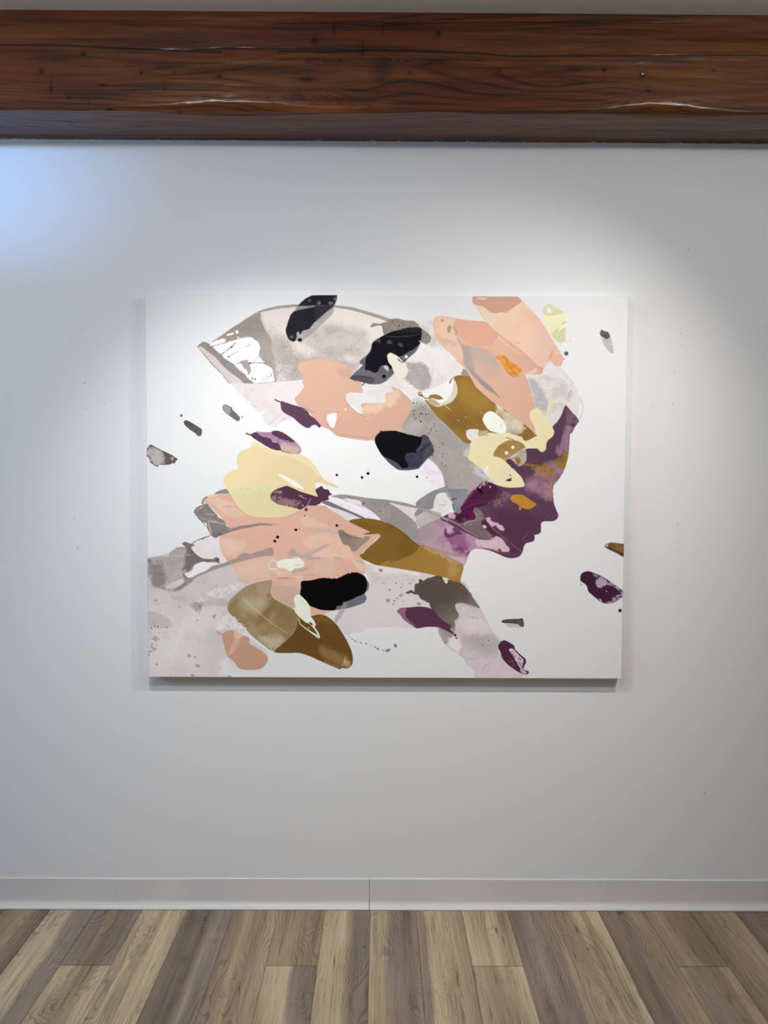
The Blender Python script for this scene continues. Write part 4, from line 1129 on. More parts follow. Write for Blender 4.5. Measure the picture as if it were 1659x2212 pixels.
# ---- middle ochre wing
OC2 = J(870, 628, 950, 604, 1060, 597, 1200, 620, 1350, 680, 1480, 768, 1570, 850, 1659, 905) + K(340, 832, 430, 860, 580, 935, 700, 990, 800, 1060) + O(820, 50, 905, 105, 885, 220, 872, 268, 880, 298, 830, 300, 760, 270, 740, 245, 500, 193, 240, 147, 0, 110) + \
    N(1400, 240, 1150, 200, 1060, 160, 1000, 130, 950, 90, 980, 40, 1040, 5) + J(1010, 985, 1060, 930, 1130, 870, 1210, 790, 1192, 764, 1000, 850, 950, 740, 940, 680)
paint(OC2, (126, 95, 38), grain=.09, thick=.12, tex=(34, .45, (108, 80, 32)), edge=(1.2, .18), brush=(25, .07))
clip(OC2)
paint(K(345, 833, 310, 890, 250, 940, 150, 985, 0, 1030) + N(1300, 150, 1200, 210, 1400, 245) + O(0, 112, 240, 150, 500, 196, 740, 248, 885, 300, 910, 105, 820, 50) + K(700, 990, 580, 932, 430, 858), (154, 118, 57), .9, soft=1.6, grain=.06)
paint(O(700, 40, 790, 60, 860, 200, 760, 230), (176, 142, 88), .6, soft=10)
clip()
stroke(J(1210, 625, 1350, 685, 1480, 772, 1570, 855, 1650, 905), [1, 2, 2, 2, 1], (90, 66, 26), .7, soft=.5)
paint(K(330, 830, 430, 860, 640, 960, 790, 1045, 700, 1030, 560, 960, 420, 890), (176, 150, 112), .8, soft=3)

# ---- large salmon field, lower left
SAL = I(650, 262, 690, 216, 780, 190, 920, 176, 1380, 180) + J(360, 470, 480, 462, 620, 460, 640, 490, 700, 522, 870, 632, 980, 690, 1097, 745, 1020, 768, 1100, 772, 1190, 763, 1210, 785, 1145, 840, 1120, 880, 1060, 922, 1000, 985, 985, 1000) + \
    N(1000, 120, 1045, 185, 1055, 250, 1040, 300, 960, 283, 880, 290, 740, 345, 600, 340, 355, 380, 340, 520, 430, 632, 540, 682, 660, 700, 600, 740, 480, 745, 300, 680, 200, 660, 60, 560, 20, 560) + M_(1390, 520, 1350, 400, 1380, 300, 1200, 295, 1045, 300, 1015, 230, 985, 150, 940, 95, 910, 80) + \
    I(900, 905, 862, 850, 832, 780, 828, 655, 905, 590, 930, 560, 890, 510, 830, 430, 770, 370, 720, 320)
paint(N(330, 360, 700, 320, 900, 270, 1030, 300, 1030, 420, 700, 640, 420, 660, 330, 600), (212, 170, 148))
paint(SAL, (212, 170, 148), thick=.2, tex=(70, .4, (210, 166, 142)), edge=(1, .06), grain=.03)
clip(SAL)
# worn, paler passages in it
for q, c, s in [(I(680, 240, 800, 235, 960, 275, 1010, 350, 1120, 420, 1000, 440, 860, 400, 780, 330), (218, 186, 164), 3), (I(840, 660, 1000, 680, 1100, 700, 1080, 790, 1000, 830, 880, 850, 842, 780), (221, 188, 166), 5),
                (I(960, 960, 1200, 890, 1390, 860, 1390, 1049, 1200, 1049, 1010, 1049), (216, 184, 160), 5), (M_(1000, 150, 1390, 80, 1390, 180, 1380, 290, 1050, 300), (214, 184, 160), 4),
                (J(340, 600, 400, 570, 540, 625, 740, 735, 720, 755, 600, 720, 480, 705, 370, 690), (220, 186, 162), 1.2), (J(380, 800, 560, 760, 740, 780, 880, 940, 960, 1049, 560, 1049, 420, 900), (223, 187, 163), 6),
                (N(480, 190, 700, 150, 740, 260, 600, 310, 480, 280), (208, 182, 158), 5), (N(60, 260, 200, 270, 400, 300, 340, 370, 200, 420, 60, 400), (226, 192, 165), 6), (N(900, 150, 1020, 150, 1055, 260, 1000, 280), (220, 190, 166), 2.5)]:
    paint(q, c, .85, soft=s, tex=(13, .4, (211, 176, 152)), grain=.05)
paint(N(60, 400, 180, 410, 330, 500, 300, 660, 200, 640, 60, 560, 40, 460), (190, 160, 143), .8, soft=5, tex=(16, .5, (176, 148, 132)))
paint(M_(1400, 300, 1500, 330, 1660, 400, 1640, 600, 1480, 510, 1390, 440), (196, 164, 144), .8, soft=4)
paint(M_(1385, 180, 1420, 200, 1500, 240, 1640, 230, 1640, 300, 1500, 330, 1395, 320, 1370, 390, 1400, 455, 1375, 470, 1360, 380), (212, 166, 144), .85, soft=1.5)
for pts, w in [(N(110, 350, 240, 345), [3, 4, 2]), (N(180, 320, 350, 310, 520, 315), [1, 2, 1]), (M_(1440, 250, 1590, 240), [2, 3, 2]), (I(1130, 660, 1090, 670), 1), (I(1150, 710, 1210, 685), 1), (I(1230, 665, 1280, 660), 1), (I(850, 325, 1000, 320), [2, 2, 1]), (J(0, 665, 150, 660), [1.5, 1.5, .5])]:
    stroke(pts, w, (176, 140, 124), .7, soft=.6)
stroke(I(1010, 460, 1080, 455), [1, 2, .6], (240, 170, 140), .8)
stroke(I(700, 225, 760, 208, 830, 200), [1, 1.5, .6], (240, 214, 196), .8)
# grey marks across it
for q, c in [(J(0, 920, 40, 910, 52, 960, 50, 1000, 0, 1008), (176, 150, 136)), (J(220, 960, 280, 920, 300, 970, 380, 990, 420, 980, 560, 900, 640, 875, 680, 880, 560, 945, 480, 985, 430, 1030, 380, 1030, 290, 1005, 230, 1000), (176, 160, 150)),
             (N(415, 150, 440, 115, 480, 120, 620, 125, 650, 132, 560, 140, 450, 150), (172, 154, 146)), (N(670, 125, 740, 120, 820, 130, 830, 145, 740, 145), (190, 160, 144)),
             (N(250, 270, 330, 245, 440, 222, 462, 235, 380, 270, 300, 300, 245, 295), (182, 158, 146)), (J(390, 690, 560, 700, 680, 720, 740, 742, 720, 758, 600, 740, 450, 712), (190, 172, 160)), (I(1560, 820, 1610, 775, 1640, 800, 1640, 850, 1560, 860), (180, 152, 136))]:
    paint(q, c, .85, soft=1.4)
for q, r in [(N(1000, 165), 4), (N(960, 160), 3), (N(1020, 185), 3)]:
    dot(q, r, (190, 166, 150), soft=1)
clip()
# dark branch
stroke(I(815, 632, 860, 612, 950, 578, 1050, 548, 1150, 535, 1250, 515, 1330, 515, 1390, 522), [6, 7, 7, 6, 6, 6, 5, 2], (138, 125, 118), .97, rag=(.7, 6))
stroke(I(820, 630, 950, 590, 1100, 552, 1250, 528), [1.5, 1.5, 1.2, .6], (96, 88, 84), .8)
stroke(I(1390, 525, 1500, 518), [2, .8], (196, 152, 132), .8)
paint(I(600, 1049, 700, 1010, 745, 968, 825, 952, 900, 925, 950, 900, 1000, 882, 1060, 832, 1090, 825, 1150, 835, 1280, 792, 1380, 765, 1402, 785, 1400, 850, 1280, 865, 1150, 892, 1020, 925, 920, 955, 780, 1002) + M_(600, 225, 500, 290, 470, 310, 440, 275, 520, 245), (146, 133, 124), .97, rag=(.7, 6), grain=.06, tex=(14, .4, (166, 148, 136)), fade=(I(700, 1000)[0], I(1400, 800)[0], 1, .85))
dot(I(795, 900), 2, (60, 54, 52))
# grey leaf at its left end, over the salmon
paint(I(545, 385, 565, 342, 610, 315, 650, 300, 685, 292, 712, 320, 745, 360, 780, 395, 800, 415, 805, 440, 850, 462, 892, 505, 895, 530, 930, 555, 925, 575, 860, 605, 830, 640, 780, 658, 740, 645, 715, 590, 690, 548, 640, 500, 585, 445), (126, 119, 116), grain=.12, rag=(.7, 5), tex=(10, .4, (146, 138, 134)), edge=(1.2, .2))
for pts, w in [(I(660, 408, 780, 408), [1, 2, 1]), (I(690, 485, 800, 495, 890, 518), [2, 2.4, 1.4]), (I(690, 470, 800, 482), [.8, 1.2, .6]), (I(600, 355, 650, 320), [1, 3, 1]), (I(590, 430, 680, 470), [1, 1.6, 1]), (I(700, 500, 720, 570, 735, 640), [3, 3, 2])]:
    stroke(pts, w, (188, 170, 156), .9)
stroke(I(640, 300, 650, 250, 690, 215), [5, 5, 3], (140, 130, 126), .95)
paint(I(640, 500, 680, 505, 690, 540, 665, 530), (222, 216, 210), rag=(.4, 4))
stroke(I(640, 500, 690, 550, 720, 620, 730, 640), [1, 1.6, 1.2], (100, 92, 88))
paint(I(735, 610, 800, 590, 850, 610, 830, 640, 780, 658, 745, 650), (92, 84, 80), .8, soft=2, mottle=(4, .35, .6))
paint(I(765, 186, 820, 152, 890, 134, 915, 145, 925, 178, 850, 182), (134, 127, 122), edge=(1, .15), grain=.07)
# dark grey triangle between the salmon and the ochre
paint(J(752, 745, 765, 725, 795, 722, 860, 765, 940, 790, 1000, 812, 1030, 812, 1045, 790, 1105, 798, 1060, 850, 1000, 900, 950, 950, 905, 955, 860, 890, 810, 882, 780, 820), (132, 120, 108), grain=.10, rag=(.5, 5), fade=(J(800, 780)[0], J(1000, 960)[0], 1, .75))
for pts in [J(770, 745, 900, 800, 1000, 822), J(775, 760, 900, 815), J(790, 735, 870, 775)]:
    stroke(pts, [.6, 1.2, .6], (92, 84, 78), .8)

# ---- big yellow leaf
YELS = E(1180, 640, 1195, 612, 1250, 645, 1300, 675, 1400, 705, 1480, 728, 1600, 750, 1659, 768) + F(140, 905, 250, 905, 330, 955, 420, 1049) + J(520, 50, 560, 120, 590, 165, 640, 200, 700, 225, 758, 258, 742, 270, 620, 238, 560, 212, 520, 208, 508, 235, 515, 290, 532, 358, 480, 425, 350, 502, 200, 575, 80, 592, 0, 592) + \
    I(1350, 440, 1200, 435, 1080, 378, 1010, 310, 980, 260, 930, 180, 885, 115, 865, 60) + E(862, 1060, 870, 1010, 905, 970, 960, 935, 1022, 915, 1008, 830, 1030, 750, 1080, 712, 1150, 690, 1165, 670)
paint(YELS, (226, 208, 160), thick=.35, edge=(1, .03), tex=(60, .3, (222, 204, 154)))
clip(YELS)
paint(E(1195, 614, 1300, 675, 1659, 768) + F(140, 905, 260, 910, 400, 1030) + J(545, 120, 470, 60, 380, 0, 200, -80, 0, -110) + E(1500, 780, 1300, 700, 1180, 655), (231, 217, 168), .9, soft=1)
paint(I(930, 185, 1200, 168, 1400, 175, 1640, 330, 1640, 395, 1500, 440, 1200, 435, 1080, 378, 1010, 310, 975, 255), (215, 203, 156), .9, soft=3)
paint(I(892, 128, 1000, 122, 1150, 110, 1400, 112, 1420, 165, 1250, 165, 1100, 170, 1000, 185, 930, 186), (211, 209, 166), .9, soft=1)
clip()
for (u, v) in [(1050, 128), (1120, 135), (1135, 128), (1275, 125)]:
    dot(I(u, v), .7, (120, 116, 96))
for k in range(9):
    dot(J(440 + 15 * k, 18 + 16 * k), 1.2, (246, 236, 196), thick=.6)
paint(J(108, 132, 125, 122, 170, 138, 250, 175, 300, 205, 345, 240, 382, 275, 365, 292, 330, 275, 290, 262, 240, 225, 170, 180), (240, 234, 224), rag=(.5, 5))
paint(J(300, 262, 370, 292, 330, 285), (200, 184, 136), .8)
stroke(J(510, 215, 545, 205, 572, 180, 570, 150), .8, (170, 150, 104), .7)

# ---- yellow over the ochre and plum on the right
paint(G(1120, 760, 1300, 650, 1470, 700, 1440, 765, 1330, 825, 1240, 880, 1120, 840), (172, 152, 120), tex=(9, .4))
paint(H(640, 560, 655, 690, 760, 640, 840, 560, 830, 480, 780, 420), PLUM)
YR = G(905, 620, 960, 612, 1040, 602, 1090, 572, 1160, 577, 1280, 567, 1380, 600, 1440, 618, 1450, 645, 1500, 672, 1440, 672, 1330, 640, 1250, 672, 1190, 715, 1145, 768, 1130, 820, 1190, 838, 1250, 870, 1300, 920, 1352, 985) + K(1330, 5, 1380, 50, 1430, 105, 1467, 195, 1380, 212, 1280, 213, 1180, 190, 1120, 140, 1060, 70, 1055, 0) + G(1065, 1000, 1082, 930, 1050, 945, 1022, 982, 1000, 960, 940, 920, 870, 865, 855, 840, 872, 790, 880, 720, 890, 670)
paint(YR, (225, 213, 170), thick=.35, rag=(.6, 7), edge=(1, .03), tex=(50, .25, (220, 207, 160)))
paint(K(1180, 20, 1280, 0, 1340, 60, 1300, 100, 1220, 110), (214, 210, 178), .6, soft=8)
paint(K(1262, 138, 1290, 120, 1322, 118, 1325, 140, 1295, 145), (52, 26, 42))
paint(K(1300, 75, 1315, 72, 1318, 88, 1308, 88), (76, 62, 60))
paint(K(1312, 108, 1325, 104, 1330, 114, 1320, 118), (52, 26, 42))
for c, r in [((1065, 605), 1.6), ((1040, 630), 1.2), ((1075, 598), 1), ((1125, 612), .8)]:
    dot(G(*c), r, (186, 168, 130))
paint(G(1140, 775, 1185, 715, 1250, 672, 1330, 645, 1260, 628, 1300, 632, 1400, 662, 1462, 698, 1480, 732, 1400, 770, 1310, 818, 1240, 856, 1180, 835, 1130, 815), (160, 129, 74), tex=(12, .4, (142, 110, 62)), rag=(.8, 6), grain=.06)
stroke(G(1245, 855, 1320, 815, 1400, 772, 1480, 735), [3, 4, 3, 2], (176, 152, 112), .7, soft=.8)
stroke(G(1260, 626, 1320, 640, 1380, 670), [2, 3, 1], (150, 128, 104), .8, soft=.6)
dot(G(1340, 728), 3.3, (244, 236, 208), thick=.3)
dot(G(1272, 790), 4, (224, 214, 176), thick=.3)
# cream ovals
paint(G(1015, 430, 1030, 380, 1060, 352, 1092, 340, 1130, 346, 1190, 392, 1240, 440, 1265, 495, 1272, 545, 1255, 572, 1225, 580, 1160, 570, 1090, 547, 1045, 495), (247, 241, 227), thick=.4, edge=(1, .03))
stroke(G(1215, 440, 1250, 470, 1270, 500), 1, (180, 160, 128), .5)
dot(G(1212, 490), 1, (110, 100, 84))
paint(G(838, 600, 842, 552, 880, 533, 962, 535, 978, 550, 962, 575, 972, 612, 912, 622, 887, 656, 862, 642), (220, 217, 216), thick=.2, tex=(12, .3))
# rabbit-eared yellow
paint(H(570, 335, 588, 282, 640, 257, 690, 275, 718, 325, 742, 352, 756, 340, 765, 245, 798, 185, 842, 165, 877, 190, 868, 213, 835, 198, 803, 218, 787, 260, 777, 340, 790, 400, 815, 455, 836, 512, 818, 562, 770, 600, 752, 640, 746, 700, 710, 729, 672, 712, 655, 686, 600, 681, 522, 672, 509, 640, 540, 610, 610, 580, 650, 553, 642, 485, 600, 415), (229, 218, 174), thick=.4, edge=(1, .03))
# ochre leaf on the cheek
paint(L(514, 385, 530, 348, 590, 339, 650, 345, 700, 376, 750, 410, 797, 442, 770, 470, 720, 496, 660, 491, 612, 470, 590, 442, 540, 420), (176, 122, 44), thick=.5, brush=(28, .16), tex=(9, .4, (194, 140, 62)), edge=(1, .2))
dot(L(616, 493), 2.2, (206, 150, 96))

# ---- lower ochre leaf
OC3 = M_(905, 560, 920, 500, 1000, 420, 1100, 342, 1200, 300, 1290, 282, 1385, 270, 1372, 385, 1392, 450, 1480, 510, 1625, 585) + N(180, 662, 290, 692, 460, 752, 560, 738, 640, 762, 740, 852, 830, 990, 890, 1112, 911, 1200, 906, 1270, 862, 1320, 790, 1316, 772, 1332, 700, 1302, 560, 1242, 450, 1192, 340, 1157, 200, 1157, 80, 1152, 20, 1112) + M_(1390, 1042, 1270, 952, 1150, 852, 1060, 752, 980, 682, 920, 612)
paint(OC3, (156, 136, 100), tex=(24, .6, (132, 108, 66)), grain=.08, edge=(1.4, .16))
clip(OC3)
paint(M_(1180, 310, 1385, 275, 1375, 390, 1390, 450, 1300, 440, 1200, 370), (168, 144, 116), .8, soft=6)
paint(M_(1040, 480, 1200, 440, 1330, 460, 1300, 600, 1200, 640, 1080, 580), (178, 164, 132), .75, soft=10, rough=.6)
paint(M_(1230, 860, 1480, 880, 1520, 900, 1400, 1030, 1270, 940), (186, 173, 144), .8, soft=8)
paint(M_(1200, 740, 1300, 600, 1400, 460, 1450, 520, 1350, 660, 1250, 780), (120, 94, 48), .7, soft=7, rough=.7)
paint(M_(1100, 600, 1180, 620, 1260, 700, 1240, 780, 1140, 720), (138, 114, 70), .6, soft=8)
paint(M_(930, 540, 990, 470, 1030, 490, 1010, 540, 960, 570), (132, 106, 64), .7, soft=4)
paint(N(100, 560, 300, 680, 340, 800, 280, 930, 150, 900, 40, 760), (126, 104, 58), .6, soft=12, rough=.6)
stroke(M_(1070, 470, 1200, 580, 1330, 690, 1450, 780, 1560, 850), [1, 1.4, 1, 1, .5], (206, 190, 150), .85)
paint(N(335, 790, 300, 900, 250, 970, 180, 1035, 60, 1147, 200, 1157, 340, 1157, 450, 1192, 560, 1242, 700, 1302, 772, 1332, 790, 1316, 862, 1320, 906, 1270, 911, 1200, 890, 1112, 830, 990, 740, 852, 640, 762, 560, 738, 460, 752, 470, 800), (100, 72, 28), .97, rag=(.5, 7), tex=(36, .5, (88, 62, 24)), grain=.09, edge=(1.2, .12), thick=.12)
paint(N(560, 1060, 700, 1130, 830, 1180, 880, 1280, 820, 1310, 700, 1260, 560, 1190), (138, 112, 66), .85, soft=9, grain=.06, rough=.6)
paint(N(800, 1230, 880, 1250, 880, 1300, 820, 1315), (170, 150, 112), .8, soft=4)
stroke(N(830, 1190, 825, 1240, 835, 1290), [.6, 1.4, .6], (206, 190, 158), .8)
stroke(N(600, 1240, 690, 1280, 770, 1312), .9, (196, 172, 120), .7)
paint(N(480, 770, 560, 745, 630, 765, 690, 840, 600, 830, 520, 800), (120, 90, 40), .8, soft=4)
clip()
dot(M_(1350, 435), 5, (140, 116, 104), soft=1.2)
# salmon dab bottom left
paint(M_(785, 825, 800, 818, 815, 835, 850, 850, 880, 828, 930, 808, 975, 808, 1030, 832, 1075, 868, 1110, 872, 1150, 905, 1152, 935, 1135, 942, 1200, 985, 1290, 1035, 1335, 1085, 1344, 1130, 1320, 1180, 1280, 1218, 1230, 1236, 1160, 1242, 1080, 1235, 1022, 1215, 990, 1170, 950, 1125, 900, 1085, 885, 1030, 865, 950, 850, 880, 845, 865, 800, 845), (186, 146, 120), thick=.4, edge=(1, .05))
paint(M_(978, 810, 1030, 832, 1072, 870, 1040, 905, 1020, 985, 980, 1040, 925, 1090, 905, 1080, 950, 980, 975, 900), (206, 168, 138), tex=(12, .3), edge=(1, .04))
paint(M_(985, 815, 1030, 835, 1065, 868, 1030, 900, 985, 890), (212, 186, 158), .8, soft=1.5)
# textured wash around it
paint(M_(780, 800, 830, 700, 910, 640, 1000, 690, 1100, 790, 1150, 870, 1080, 850, 950, 800, 850, 820), (216, 211, 208), .9, soft=3, mottle=(6, .3, .6))
paint(M_(1150, 905, 1250, 975, 1330, 1040, 1335, 1080, 1240, 1010, 1150, 950), (202, 200, 196), .9, soft=.8, rag=(.8, 5), tex=(7, .4))
# rills and stains in the lower left wash
paint(M_(280, 440, 360, 430, 450, 460, 510, 520, 540, 500, 600, 535, 650, 500, 700, 478, 740, 500, 800, 485, 900, 485, 905, 560, 760, 530, 660, 560, 600, 600, 520, 570, 440, 490, 340, 480), (178, 170, 165), .85, soft=3, rag=(1.2, 6), tex=(10, .4, (196, 188, 183)))
paint(M_(520, 510, 620, 500, 620, 600, 560, 600), (152, 144, 139), .8, soft=5)
for q in [M_(550, 450, 640, 430, 700, 470, 630, 510, 560, 500), M_(680, 420, 800, 350, 900, 330, 1060, 300, 1080, 330, 900, 440, 780, 460)]:
    paint(q, (219, 213, 209), .75, soft=2, mottle=(5, .35, .6))
paint(M_(50, 600, 150, 630, 230, 660, 290, 710, 310, 770, 200, 790, 60, 770), (176, 168, 163), .85, soft=3, rag=(1.2, 8))
paint(M_(60, 400, 130, 380, 300, 430, 250, 520, 120, 560, 50, 540), (196, 187, 181), .7, soft=6, mottle=(9, .3, .6))
paint(M_(48, 780, 160, 790, 380, 830, 300, 900, 160, 930, 60, 920), (184, 176, 169), .7, soft=6, mottle=(10, .3, .65))
paint(M_(48, 900, 150, 890, 140, 1010, 90, 1100, 48, 1110), (140, 132, 126), .75, soft=4, mottle=(6, .42, .62))
for (u, v, r, s) in [(585, 1195, 5, 2), (490, 1090, 4, 2), (530, 1300, 4, 1.5), (930, 1310, 3, 1), (145, 1180, 3.4, 1.5), (130, 490, 4, 2), (760, 660, 4, 3)]:
    dot(M_(u, v), r, (120, 112, 108), r * .8, .2, .7, soft=s)
for (u, v, r) in [(610, 552, 1.8), (583, 705, 1.6), (252, 779, 1.6), (95, 620, 1.3), (552, 1103, 1.7), (390, 565, 1.4), (570, 600, 1.6), (595, 625, 1), (185, 595, 1), (120, 768, 1.8), (155, 775, 2), (85, 790, 1.8), (300, 618, .9), (500, 650, .9), (565, 725, .9), (865, 638, 1.1), (410, 748, .8), (603, 938, .9), (790, 327, 1), (550, 290, .9), (660, 292, 1.1), (195, 210, 1.6), (170, 205, 1.3), (212, 352, 1.6), (595, 287, 1), (115, 1220, 1), (290, 1285, 1), (85, 1045, 1.4), (120, 905, 1.2)]:
    dot(M_(u, v), r * .85, (52, 48, 48))
spray(M_(60, 700, 180, 720, 160, 1000, 60, 1080), 80, (110, 102, 98), .4, 1.4, .8, 21)
spray(M_(60, 120, 240, 80, 480, 60, 560, 80, 480, 230, 250, 360, 100, 300), 60, (84, 78, 74), .4, 1.1, .8, 22)
stroke(M_(120, 545, 230, 505), [.6, 1, .4], (130, 122, 118), .7)

# ---- plum leaves, left
paint(F(-20, 312, 5, 325, 35, 335, 35, 345, -5, 338), (86, 62, 80))
stroke(E(1415, 160, 1440, 178, 1480, 190), [1.5, 2.4, 2.4], (84, 58, 78))
paint(F(30, 345, 45, 332, 150, 368, 260, 400, 330, 448, 345, 478, 392, 512, 440, 560, 472, 602, 450, 622, 412, 590, 370, 600, 340, 625, 292, 612, 222, 562, 170, 512, 92, 472, 46, 432), (91, 64, 84), thick=.4, edge=(1, .05))
stroke(F(260, 402, 330, 425, 412, 462), [1.6, 1, .5], (120, 82, 78), .9)
paint(E(1100, 532, 1115, 525, 1150, 538, 1205, 518, 1235, 510, 1310, 520, 1385, 515, 1432, 500, 1500, 518, 1580, 568, 1659, 628) + F(100, 698, 190, 768, 245, 825, 258, 870, 232, 902, 150, 903, 40, 878) + E(1500, 722, 1390, 702, 1300, 652, 1200, 592, 1165, 560, 1110, 540), (158, 124, 148), tex=(4, .6, (186, 152, 174)), grain=.12, thick=.2, edge=(1, .06))
paint(F(28, 795, 100, 800, 240, 840, 250, 880, 232, 900, 150, 903, 40, 876), (204, 178, 160), .85, soft=4, grain=.1)
paint(E(1100, 532, 1115, 525, 1160, 542, 1205, 522, 1240, 535, 1290, 568, 1370, 585, 1395, 625, 1460, 640, 1480, 680, 1492, 720, 1390, 702, 1300, 652, 1200, 592, 1165, 560, 1110, 540), (84, 52, 72), .97, rag=(1, 5), thick=.3)
paint(E(1385, 515, 1432, 500, 1500, 518, 1580, 568, 1659, 628) + F(100, 698, 195, 772, 160, 780, 60, 745) + E(1580, 630, 1480, 590, 1400, 550), (84, 52, 72), .97, rag=(.8, 5), thick=.3)
stroke(E(1490, 722, 1600, 745), [1.4, .6], (96, 66, 70))
# plum knot over the yellow
paint(J(22, 360, 45, 315, 90, 285, 140, 265, 200, 250, 260, 270, 350, 312, 480, 350, 532, 362, 512, 310, 512, 285, 545, 265, 578, 250, 600, 280, 652, 290, 662, 315, 687, 342, 650, 362, 655, 400, 582, 412, 560, 440, 510, 462, 420, 466, 345, 506, 290, 490, 200, 470, 100, 445, 38, 405), (82, 52, 69), thick=.35, grain=.06, edge=(1, .05))
paint(J(24, 375, 100, 352, 200, 390, 350, 410, 360, 440, 290, 470, 180, 465, 90, 440, 40, 405), (152, 118, 118), .85, soft=2.5, brush=(12, .2), mottle=(7, .25, .5))
paint(J(60, 310, 140, 300, 150, 325, 70, 335), (160, 128, 126), .8, soft=1.5, brush=(10, .2))
paint(J(120, 440, 250, 470, 345, 500, 300, 495, 180, 468), (214, 190, 160), .7, soft=1.5, mottle=(5, .35, .6))
for pts in [J(325, 348, 370, 375, 410, 388), J(345, 350, 375, 362), J(460, 385, 440, 425, 415, 465)]:
    stroke(pts, [.8, 1.4, .6], (196, 164, 168), .9)
dot(J(372, 462), 1.6, (206, 178, 172))
dot(J(408, 505), 3.8, (82, 54, 68), 3.6, thick=.3)
dot(J(392, 572), 1.5, (70, 46, 56))

# ---- black leaves
paint(B(185, 215, 215, 160, 260, 110, 320, 65, 380, 38, 645, 36, 640, 95, 618, 165, 600, 230, 570, 270, 480, 352, 400, 432, 300, 512, 250, 545, 210, 530, 180, 538, 130, 522, 105, 482, 90, 412, 115, 335, 140, 260), (160, 157, 160), .95, tex=(12, .4, (136, 134, 138)), grain=.08)
paint(B(220, 157, 260, 110, 320, 65, 380, 38, 646, 36, 636, 95, 600, 162, 500, 245, 400, 335, 345, 402, 312, 412, 268, 430, 252, 462, 238, 455, 225, 432, 208, 450, 208, 495, 180, 540, 130, 522, 104, 482, 90, 412, 112, 335, 140, 255, 180, 212, 300, 180, 420, 158), (11, 11, 20), .98, rag=(.5, 6), thick=.3)
paint(B(200, 165, 350, 160, 420, 162, 300, 185, 190, 212), (120, 118, 124), .6, soft=1)
paint(B(420, 160, 560, 160, 600, 165, 500, 245, 420, 310, 400, 240), (44, 43, 56), .8, soft=3)
for c, r in [((450, 122), 5), ((575, 125), 5), ((620, 75), 4), ((350, 100), 4), ((150, 490), 4)]:
    dot(B(*c), r, (120, 118, 130), r * .7, .3, .7, soft=2)
stroke(B(240, 152, 420, 150, 600, 160), [1, 2, 1], (84, 82, 90), .8)
dot(B(243, 522), 5, (22, 22, 30), 4.2)
paint(B(1030, 548, 1080, 508, 1160, 465, 1240, 430, 1390, 395, 1500, 383, 1558, 400, 1548, 540, 1500, 640, 1420, 712, 1370, 772, 1310, 840, 1250, 892, 1180, 960, 1110, 997, 1000, 1000, 950, 985, 920, 1020, 905, 1010, 930, 985, 870, 965, 795, 948, 785, 925, 830, 880, 920, 792, 890, 772, 895, 742, 958, 690, 1000, 640), (88, 84, 90), .97, grain=.10, tex=(20, .5, (104, 100, 106)), edge=(1, .1))
paint(B(785, 930, 800, 912, 900, 912, 1040, 935, 1060, 960, 1000, 998, 940, 988, 870, 965, 800, 950), (70, 64, 76), .8, soft=2)
stroke(B(800, 912, 900, 912, 1040, 932), [1.5, 2.4, 1], (50, 40, 46), .8)
paint(B(1030, 545, 1160, 465, 1240, 430, 1390, 393, 1500, 383, 1558, 402, 1546, 540, 1500, 598, 1400, 660, 1310, 702, 1235, 660, 1188, 682, 1205, 760, 1240, 800, 1225, 840, 1185, 795, 1130, 795, 1100, 830, 1080, 865, 1040, 872, 990, 848, 948, 842, 950, 750, 960, 700, 1005, 640), (8, 8, 15), .98, rag=(1.0, 6), thick=.3)
paint(B(1400, 395, 1510, 388, 1555, 402, 1545, 450, 1420, 430, 1240, 450), (38, 37, 44), .8, soft=3)
for c, r in [((1085, 530), 6), ((1210, 548), 6), ((1330, 575), 6)]:
    dot(B(*c), r, (84, 84, 98), r * .6, .2, .75, soft=2.5)
stroke(B(1170, 480, 1300, 488, 1400, 478, 1540, 460), [1, 1.6, 1.6, 1], (70, 69, 74), .8)
paint(B(1145, 810, 1175, 795, 1200, 820, 1195, 862, 1170, 840), (190, 190, 192), rag=(1.3, 3))
dot(B(1150, 915), 4.4, (14, 14, 20))
dot(B(1392, 702), 3.2, (238, 237, 232), thick=.3)
dot(B(1537, 534), 1.5, (226, 225, 222), 1)
dot(B(1370, 714), 1.1, (226, 225, 222))
paint(B(1184, 695, 1195, 675, 1222, 660, 1272, 682, 1310, 712, 1345, 745, 1392, 802, 1411, 852, 1393, 908, 1328, 956, 1282, 922, 1250, 852, 1232, 802, 1200, 760), (227, 223, 206), thick=.45, edge=(1, .05))
paint(B(1192, 695, 1220, 665, 1285, 690, 1320, 730, 1262, 770, 1235, 800, 1205, 758), (221, 219, 208), .8, soft=1)
stroke(B(1300, 725, 1350, 770), [3, 2.4], (76, 74, 78), .9, rag=(.8, 3))
stroke(B(1310, 722, 1362, 768), [1, 1.6, .6], (240, 238, 230), .95)
dot(B(1428, 852), 1, (238, 236, 228), 3, -.6)
paint(F(1050, 765, 1060, 710, 1112, 662, 1106, 640, 1124, 656, 1270, 652, 1400, 687, 1540, 716, 1580, 690, 1625, 715) + G(440, 640, 482, 718, 486, 790, 412, 862, 360, 922, 320, 962, 200, 980, 100, 972, 40, 930, 0, 895) + F(1130, 920, 1080, 842), (74, 74, 86), .98, tex=(16, .5, (58, 58, 70)), grain=.08, thick=.2)
